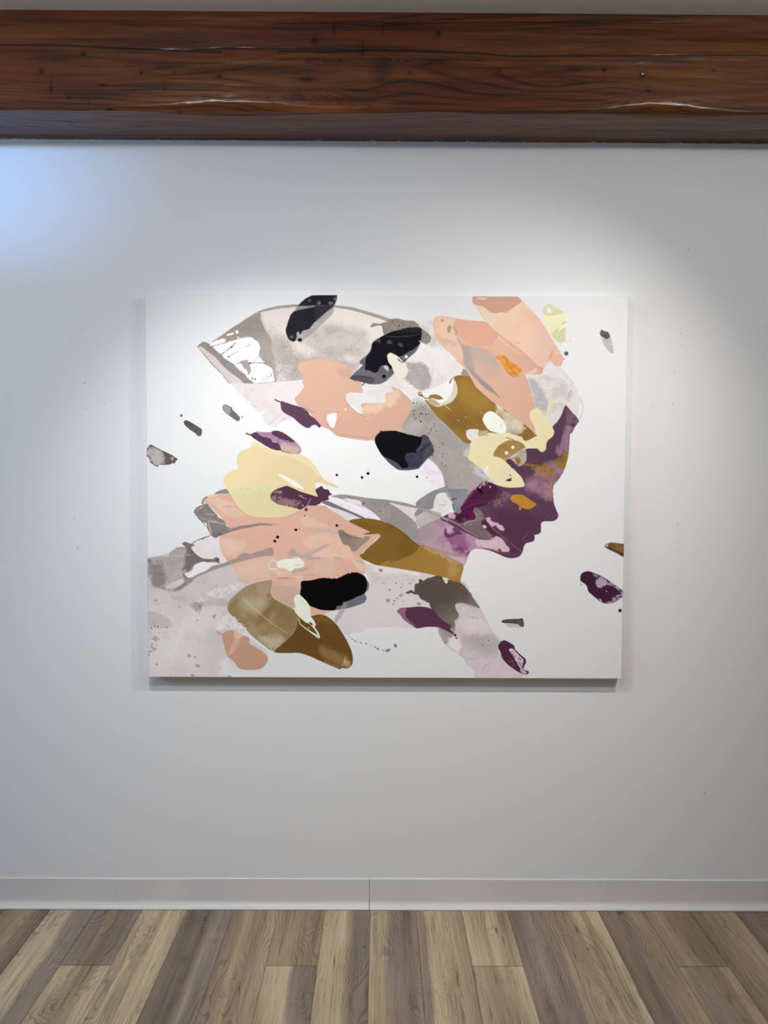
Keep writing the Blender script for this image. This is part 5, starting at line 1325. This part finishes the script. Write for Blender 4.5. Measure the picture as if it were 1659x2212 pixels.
paint(F(1050, 765, 1060, 710, 1112, 662, 1106, 640, 1124, 656, 1270, 652, 1400, 687, 1540, 716, 1565, 715, 1545, 800, 1495, 870, 1570, 915, 1560, 905, 1480, 890, 1400, 898, 1378, 935, 1400, 985) + G(195, 880, 215, 940, 150, 955, 95, 905, 40, 870, 0, 848) + F(1220, 965, 1130, 915, 1080, 842), (6, 6, 10), .98, rag=(.6, 6), thick=.3)
paint(G(190, 805, 280, 795, 370, 822, 390, 850, 350, 915, 310, 950, 230, 960, 200, 900, 180, 850), (52, 52, 70), .9, soft=2, tex=(9, .5, (72, 72, 90)))
stroke(G(330, 800, 400, 720, 460, 680), [5, 9, 6], (38, 38, 50), .7, soft=1.5)
dot(G(204, 938), 2, (6, 6, 10))
paint(N(1020, 312, 1062, 362, 1086, 405, 1080, 462, 1040, 512, 1062, 560, 1032, 612, 950, 642, 850, 672, 700, 694, 720, 660, 850, 560, 1030, 500), (98, 100, 113), .97, grain=.10, edge=(1, .15), brush=(0, .08))
paint(N(356, 382, 450, 370, 580, 342, 680, 347, 745, 345, 820, 311, 880, 286, 960, 284, 1022, 311, 1058, 352, 1066, 430, 1040, 508, 960, 545, 900, 578, 840, 600, 820, 640, 740, 650, 722, 692, 640, 696, 540, 682, 430, 632, 342, 522, 350, 450), (3, 3, 5), rag=(.4, 6), thick=.35)
for (u, v) in [(882, 288), (685, 346), (738, 344)]:
    dot(N(u, v), 1.2, (240, 238, 232))
paint(N(820, 600, 850, 600, 820, 700, 760, 800, 735, 850, 710, 800, 770, 690), (150, 144, 142), .7, soft=1.5)

# ---- cream dabs
paint(N(275, 585, 285, 548, 320, 523, 362, 546, 422, 610, 452, 682, 456, 752, 492, 805, 512, 845, 500, 868, 470, 868, 440, 838, 400, 825, 322, 752, 284, 702, 290, 640), (233, 226, 202), thick=.5, edge=(1, .04))
stroke(N(335, 570, 380, 610, 405, 640), [.6, 1.4, .6], (200, 190, 162), .8)
stroke(N(330, 790, 345, 842, 420, 902, 490, 950, 525, 975, 545, 985, 535, 945, 500, 890, 475, 855), [1, 1.8, 1.8, 2.2, 3.4, 4.5, 4, 3, 4], (233, 226, 202), thick=.4)
paint(N(440, 820, 462, 825, 482, 850, 470, 858, 450, 842), (86, 64, 36))
dot(N(435, 883), 1.1, (238, 232, 210))
paint(N(92, 225, 98, 170, 180, 140, 330, 122, 352, 145, 390, 185, 370, 230, 290, 242, 262, 262, 235, 277, 205, 255, 190, 245, 130, 237), (239, 231, 207), thick=.5, rag=(.4, 6), edge=(1, .04))
stroke(N(95, 168, 52, 155, 18, 175, 8, 205, 12, 240, 90, 250), [2, 1.2, 1.6, 1, 2.4, 1.6], (238, 228, 208), thick=.3)
paint(N(12, 180, 45, 165, 75, 205, 60, 240, 25, 235), (196, 184, 176), .9)
stroke(N(200, 138, 330, 130), [.8, 1.6, .6], (176, 160, 134), .8)
stroke(N(280, 206, 370, 200), [1, 1.6, .6], (170, 156, 134), .8)

# ---- dark taupe fork and its leg, lower right of the body
paint(O(830, 512, 900, 512, 1000, 532, 1088, 572, 1150, 682, 1220, 812, 1305, 918, 1290, 990, 1310, 1080, 1380, 1172, 1540, 1282, 1548, 1318, 1030, 1318, 1010, 1230, 940, 1172, 912, 1110, 842, 1062, 762, 1012, 692, 942, 650, 850, 634, 780, 700, 790, 760, 800), (198, 188, 185), rag=(.6, 8), tex=(26, .5, (184, 174, 169)), grain=.05, edge=(1, .06))
paint(O(915, 1110, 1000, 1130, 1200, 1120, 1380, 1180, 1540, 1285, 1545, 1315, 1030, 1315, 1010, 1230, 945, 1172), (203, 186, 190), .9, soft=3, tex=(20, .3))
paint(O(640, 785, 700, 800, 760, 820, 770, 890, 740, 960, 690, 940, 652, 850), (148, 142, 130), .85, soft=3)
paint(O(760, 860, 830, 870, 880, 960, 840, 1050, 770, 1010, 745, 940), (216, 211, 206), .85, soft=4)
paint(O(880, 880, 1050, 830, 1200, 860, 1290, 940, 1280, 1060, 1150, 1080, 980, 1000, 900, 960), (164, 154, 148), .8, soft=12, grain=.1, rough=.6)
paint(O(850, 680, 960, 640, 1080, 680, 1180, 790, 1100, 840, 940, 820, 860, 780), (212, 200, 196), .6, soft=9)
spray(O(920, 880, 1150, 860, 1270, 950, 1200, 1090, 1000, 1010), 60, (112, 100, 98), .3, 1, .8, 31)
for pts in [O(950, 645, 1060, 672), O(960, 660, 1030, 680), O(1080, 655, 1120, 690), O(1040, 670, 1080, 690), O(970, 1112, 1040, 1110), O(1120, 1090, 1165, 1106), O(1110, 1250, 1130, 1200, 1180, 1170)]:
    stroke(pts, [.4, 1, .4], (130, 116, 114), .8)
for (u, v, r) in [(1115, 967, 1.5), (1178, 915, 1.2), (1325, 1170, .9), (700, 935, 1), (1010, 590, .8)]:
    dot(O(u, v), r, (70, 60, 60))
paint(O(540, 500, 800, 330, 960, 400, 1080, 565, 900, 515, 818, 530, 830, 590, 857, 632, 848, 680, 815, 705, 815, 800, 770, 890, 640, 790, 560, 600), (146, 140, 130), soft=.6)
paint(O(378, 345, 385, 310, 420, 295, 425, 262, 450, 256, 472, 268, 520, 240, 560, 236, 590, 222, 640, 215, 678, 238, 700, 285, 722, 306, 735, 285, 735, 258, 752, 262, 800, 287, 880, 298, 940, 350, 1000, 432, 1042, 512, 1086, 568, 1000, 532, 900, 511, 835, 510, 815, 545, 825, 580, 856, 632, 848, 675, 812, 702, 812, 760, 800, 800, 770, 760, 700, 712, 632, 652, 582, 592, 552, 565, 535, 512, 462, 482, 412, 432, 335, 408, 300, 412, 275, 412, 305, 385, 340, 372, 370, 388), (82, 75, 67), rag=(1.6, 4), grain=.06, fade=(O(620, 480)[0], O(780, 740)[0], 1, .62), edge=(1, .1))
paint(O(800, 287, 880, 298, 950, 362, 985, 420, 900, 420, 820, 360), (92, 76, 46), .7, soft=6)
for (u, v, r) in [(465, 308, 1.8), (455, 408, 1.5), (922, 465, 1.4)]:
    dot(O(u, v), r, (34, 30, 28))
    dot((O(u, v)[0][0] + .7, O(u, v)[0][1] - .4), .5, (190, 184, 176))
for (u, v, r, ry) in [(178, 298, 2.2, 1.6), (245, 305, 1.3, .9), (330, 302, 3, 1.2), (235, 347, 1.9, 1.6), (110, 370, 2.2, 2.4), (92, 485, 4.4, 4), (162, 490, 2.2, 2.2), (190, 462, 1.8, 2.2), (250, 497, 1.6, 1.3), (150, 525, 2, 1.4), (15, 160, 5, 3.6), (425, 522, 5.5, 3)]:
    dot(O(u, v), r, (128, 120, 114), ry, .3, .85)
stroke(O(215, 440, 250, 418), [6, 5], (150, 142, 136), .9)
paint(N(1080, 330, 1160, 310, 1280, 330, 1300, 370, 1180, 380, 1100, 350), (188, 181, 178), .6, soft=3, mottle=(4, .4, .65))
rs_ = np.random.RandomState(77)
for k in range(34):
    u, v = 1090 + rs_.rand() * 480, 280 + rs_.rand() * 130
    stroke(N(u, v, u + 25 + rs_.rand() * 30, v + 6), [.4, .9, .4], (150, 142, 140), .6)
for (u, v, r) in [(840, 942, .9), (868, 944, 1.4), (866, 966, .9), (876, 982, 1.1), (905, 1005, 1.8), (937, 1025, 2.1), (965, 1036, .9), (998, 1047, 1.8), (1020, 1050, .9), (1055, 1053, 2.2), (1115, 1074, .8), (1150, 1090, 2), (1180, 1107, 2.6), (1210, 1120, 1), (1240, 1126, 1.8), (1318, 1104, 1)]:
    dot(N(u, v), r, (104, 96, 90), r * .7, .4)
paint(N(1258, 1128, 1290, 1108, 1318, 1115, 1300, 1138, 1270, 1144), (136, 126, 118), edge=(.8, .15))
dot(N(1370, 1075), 3.4, (128, 117, 110), 4.4, -.4, edge=(.8, .15))
# plum leaf on the body
paint(O(190, 605, 202, 580, 240, 566, 320, 560, 420, 550, 520, 560, 580, 590, 632, 652, 702, 712, 762, 742, 774, 770, 764, 800, 800, 832, 792, 848, 722, 812, 642, 776, 522, 770, 402, 786, 332, 742, 262, 692, 232, 652), (84, 48, 68), thick=.35, edge=(1, .05), grain=.04)
paint(O(192, 605, 205, 580, 300, 565, 270, 620, 285, 670, 370, 745, 395, 780, 332, 742, 262, 692, 232, 652), (146, 106, 126), .8, soft=2, grain=.1)
dot(O(815, 858), 3.2, (76, 42, 60))
dot(O(829, 892), 1.9, (70, 40, 56))
# plum leaf at the lower right edge of the leg
paint(O(1278, 985, 1300, 935, 1342, 912, 1400, 935, 1452, 970, 1462, 1010, 1512, 1060, 1572, 1110, 1582, 1150, 1560, 1195, 1568, 1232, 1600, 1242, 1613, 1265, 1590, 1282, 1540, 1275, 1460, 1232, 1380, 1172, 1320, 1102, 1305, 1042), (72, 38, 57), thick=.3, grain=.05)
paint(O(1395, 1012, 1430, 1002, 1462, 1030, 1505, 1075, 1550, 1122, 1545, 1172, 1520, 1212, 1480, 1152, 1432, 1072), (206, 186, 195))
rs_ = np.random.RandomState(5)
for k in range(46):
    t, w = rs_.rand(), rs_.rand()
    u, v = 1435 + 95 * t + (w - .5) * 60, 1040 + 140 * t + (w - .5) * -20
    a_ = rs_.rand() * 6.28
    stroke(O(u, v, u + 9 * math.cos(a_), v + 9 * math.sin(a_), u + 16 * math.cos(a_ + .9), v + 16 * math.sin(a_ + .9)), [.7, 1.2, .7], (60, 34, 48), .95)
paint(O(1520, 1215, 1560, 1212, 1570, 1240, 1590, 1262, 1560, 1278, 1525, 1255), (184, 158, 172), .9, rag=(.6, 4))
paint(O(1380, 1130, 1440, 1120, 1470, 1210, 1420, 1190), (112, 76, 96), .6, soft=3, mottle=(5, .4, .6))

# ---- right-hand drifting leaves
paint(P(1375, 145, 1390, 125, 1440, 105, 1530, 112, 1600, 128, 1600, 262, 1500, 216, 1412, 172), (124, 96, 48), thick=.3, tex=(9, .5, (92, 66, 38)), brush=(10, .14), edge=(1, .1))
paint(P(1375, 150, 1412, 172, 1500, 216, 1600, 262, 1600, 225, 1500, 190, 1430, 155), (74, 46, 52), .9, soft=1.2)
dot(P(1403, 138), 1.8, (216, 196, 164), 2.6, .5)
paint(P(1115, 485, 1130, 440, 1160, 422, 1205, 414, 1270, 436, 1340, 465, 1400, 500, 1500, 570, 1578, 632, 1580, 682, 1500, 742, 1480, 754, 1372, 761, 1280, 702, 1202, 632, 1185, 575, 1150, 542, 1120, 520), (57, 30, 47), thick=.35, grain=.04)
paint(P(1280, 530, 1300, 500, 1335, 490, 1400, 520, 1405, 550, 1370, 575, 1335, 592, 1295, 585), (166, 147, 160), soft=.8, grain=.12, rag=(.8, 4))
paint(P(1255, 445, 1340, 468, 1400, 502, 1500, 572, 1570, 628, 1550, 640, 1470, 578, 1400, 555, 1330, 490, 1265, 470), (160, 138, 152), .9, soft=1, mottle=(4, .3, .55))
paint(P(1470, 740, 1460, 700, 1520, 672, 1578, 665, 1575, 685, 1500, 740), (158, 136, 150), .9, soft=1, mottle=(4, .25, .5))
paint(P(1400, 745, 1480, 735, 1480, 754, 1390, 759), (150, 128, 142), .8, soft=.8)
paint(P(1555, 640, 1578, 632, 1580, 680, 1560, 670), (176, 156, 168), .8, soft=.8)
dot(P(1398, 630), 1.3, (186, 170, 180))
paint(P(1318, 712, 1330, 715, 1352, 745, 1335, 735), (224, 220, 222))
dot(P(1545, 840), 3.9, (40, 25, 40))
dot(P(1130, 560), 1.2, (70, 50, 60), 1.6)
dot(P(1113, 528), .8, (70, 50, 60))
paint(P(265, 955, 285, 942, 330, 935, 440, 929, 490, 926, 502, 940, 512, 992, 500, 1022, 470, 1010, 440, 988, 380, 982, 300, 978, 275, 972), (72, 71, 63), rag=(.5, 4), tex=(8, .4, (90, 88, 80)), thick=.25)
paint(P(312, 985, 400, 983, 440, 992, 480, 1020, 345, 1023), (186, 187, 178), tex=(6, .5, (160, 160, 152)))

# ---- left-hand drifting leaves and drips
paint(E(857, 270, 862, 232, 878, 220, 910, 228, 942, 247, 958, 248, 966, 280, 1005, 315, 1046, 365, 1036, 395, 1012, 401, 940, 350, 880, 302), (100, 99, 98), tex=(8, .4, (122, 120, 118)), edge=(1, .2), thick=.2)
paint(E(862, 270, 866, 236, 880, 226, 935, 248, 945, 300, 920, 332, 885, 300), (158, 155, 148), .9, soft=1.5, brush=(70, .2))
dot(E(1070, 356), 1.6, (62, 60, 60))
dot(E(866, 321), .7, (80, 78, 78))
dot(E(412, 341), 2.7, (58, 56, 58))
paint(E(435, 412, 455, 390, 490, 400, 560, 440, 630, 485, 635, 510, 626, 555, 590, 563, 562, 532, 500, 492, 452, 447), (84, 79, 79), tex=(7, .5, (108, 102, 102)), edge=(1, .2), thick=.2)
paint(E(38, 710, 50, 680, 82, 655, 150, 690, 250, 738, 322, 775, 371, 812, 350, 835, 340, 858, 320, 855, 280, 870, 220, 876, 165, 874, 165, 895, 120, 882, 70, 842, 60, 800, 38, 782), (90, 84, 79), edge=(1, .15), rag=(.5, 5), thick=.2)
paint(E(48, 720, 80, 685, 150, 705, 220, 760, 240, 820, 200, 870, 160, 880, 110, 860, 60, 790), (168, 161, 154), .9, soft=4, tex=(9, .5, (188, 182, 175)))
paint(E(300, 790, 330, 790, 325, 820, 300, 825), (160, 153, 147), .8, soft=1)
for (u, v, r) in [(740, 130, 2.8), (1012, 158, 3), (1077, 114, 3.4), (1606, 148, 3), (740, 676, 3), (298, 724, 3.2), (100, 803, 3.5), (70, 846, 3.3), (337, 717, 1), (765, 672, .8), (787, 662, .7), (388, 712, .6), (1081, 85, .7)]:
    dot(J(u, v), r, (8, 7, 9), thick=.3)
dot(K(410, 110), 1.4, (150, 142, 146))
dot(K(470, 152), 1, (120, 112, 118))


# ---- stretched canvas: front sheet carrying the pigment, rolled edges, sides back to the wall
CW, CH, CDEP, CZ = 1.524, 1.219, 0.040, 1.3847
CORNERS = [(314.5, 635.3), (1357.6, 640.2), (1342.8, 1466.0), (319.6, 1464.4)]   # seen corners of the front, clockwise from upper left


def homography(src, dst):
    a, b = [], []
    for (x, y), (u, v) in zip(src, dst):
        a += [[x, y, 1, 0, 0, 0, -u * x, -u * y], [0, 0, 0, x, y, 1, -v * x, -v * y]]
        b += [u, v]
    return np.append(np.linalg.solve(np.array(a, float), np.array(b, float)), 1).reshape(3, 3)


def build_canvas():
    nx, nz_ = 1050, 842
    S, T = np.meshgrid(np.linspace(0, 1, nx), np.linspace(0, 1, nz_))
    hm = homography([(0, 0), (1, 0), (1, 1), (0, 1)], CORNERS)
    w = hm[2, 0] * S + hm[2, 1] * T + 1
    u = (hm[0, 0] * S + hm[0, 1] * T + hm[0, 2]) / w
    v = (hm[1, 0] * S + hm[1, 1] * T + hm[1, 2]) / w
    fx, fy = np.clip((u - PX) * SS - .5, 0, RW - 2), np.clip((v - PY) * SS - .5, 0, RH - 2)
    pig = (PIG + np.roll(PIG, 1, 0) + np.roll(PIG, 1, 1) + np.roll(np.roll(PIG, 1, 0), 1, 1)) / 4
    pig = np.roll(np.roll(pig, -1, 0), -1, 1) * .5 + pig * .5
    thk = blur(THK, 1)
    ix, iy = fx.astype(int), fy.astype(int)
    ax, ay = (fx - ix)[..., None], (fy - iy)[..., None]

    def sample(t):
        return (t[iy, ix] * (1 - ax) + t[iy, ix + 1] * ax) * (1 - ay) + (t[iy + 1, ix] * (1 - ax) + t[iy + 1, ix + 1] * ax) * ay
    col = sample(pig)
    relief = sample(thk[..., None])[..., 0] * .0007
    x, z = (S - .5) * CW, (.5 - T) * CH
    d = np.minimum(np.minimum(S, 1 - S) * CW, np.minimum(T, 1 - T) * CH)
    r = .0022
    roll = np.where(d < r, r - np.sqrt(np.maximum(r * r - (r - d) ** 2, 0)), 0)
    y = -CDEP + roll - relief * smoothstep(0, .004, d)
    front = np.stack([x, y, z], -1).reshape(-1, 3)
    verts, cols, quads = [front], [col.reshape(-1, 3)], [grid_faces(nx, nz_)]
    ring = np.concatenate([np.arange(nx), nx - 1 + nx * np.arange(1, nz_), (nz_ - 1) * nx + np.arange(nx - 2, -1, -1), nx * np.arange(nz_ - 2, 0, -1)])
    n0, nr = len(front), len(ring)
    back = front[ring].copy()
    back[:, 1] = -.0015
    verts.append(back)
    cols.append(np.minimum(col.reshape(-1, 3)[ring], .8))
    k = np.arange(nr)
    quads.append(np.stack([ring[k], ring[(k + 1) % nr], n0 + (k + 1) % nr, n0 + k], -1)[:, ::-1])
    # linen and stretcher closing the back
    c4 = np.array([0, nx - 1, nx - 1 + nz_ - 1, 2 * (nx - 1) + nz_ - 1])
    quads.append((n0 + c4)[None, :])
    me = fast_mesh('painting', np.concatenate(verts), np.concatenate(quads), np.concatenate(cols))
    mt, n, l, b = new_mat('acrylic_on_canvas', .5, spec=.06)
    attr_color(mt)
    noise_bump(mt, 700, .10, .0004, detail=2)
    o = link('painting', me, mt)
    o.location = (0, 0, CZ)
    o['label'] = 'large abstract canvas of salmon, ochre, plum and black brush shapes on the white wall'
    o['category'] = 'painting'
    o['kind'] = 'thing'
    return o


build_canvas()
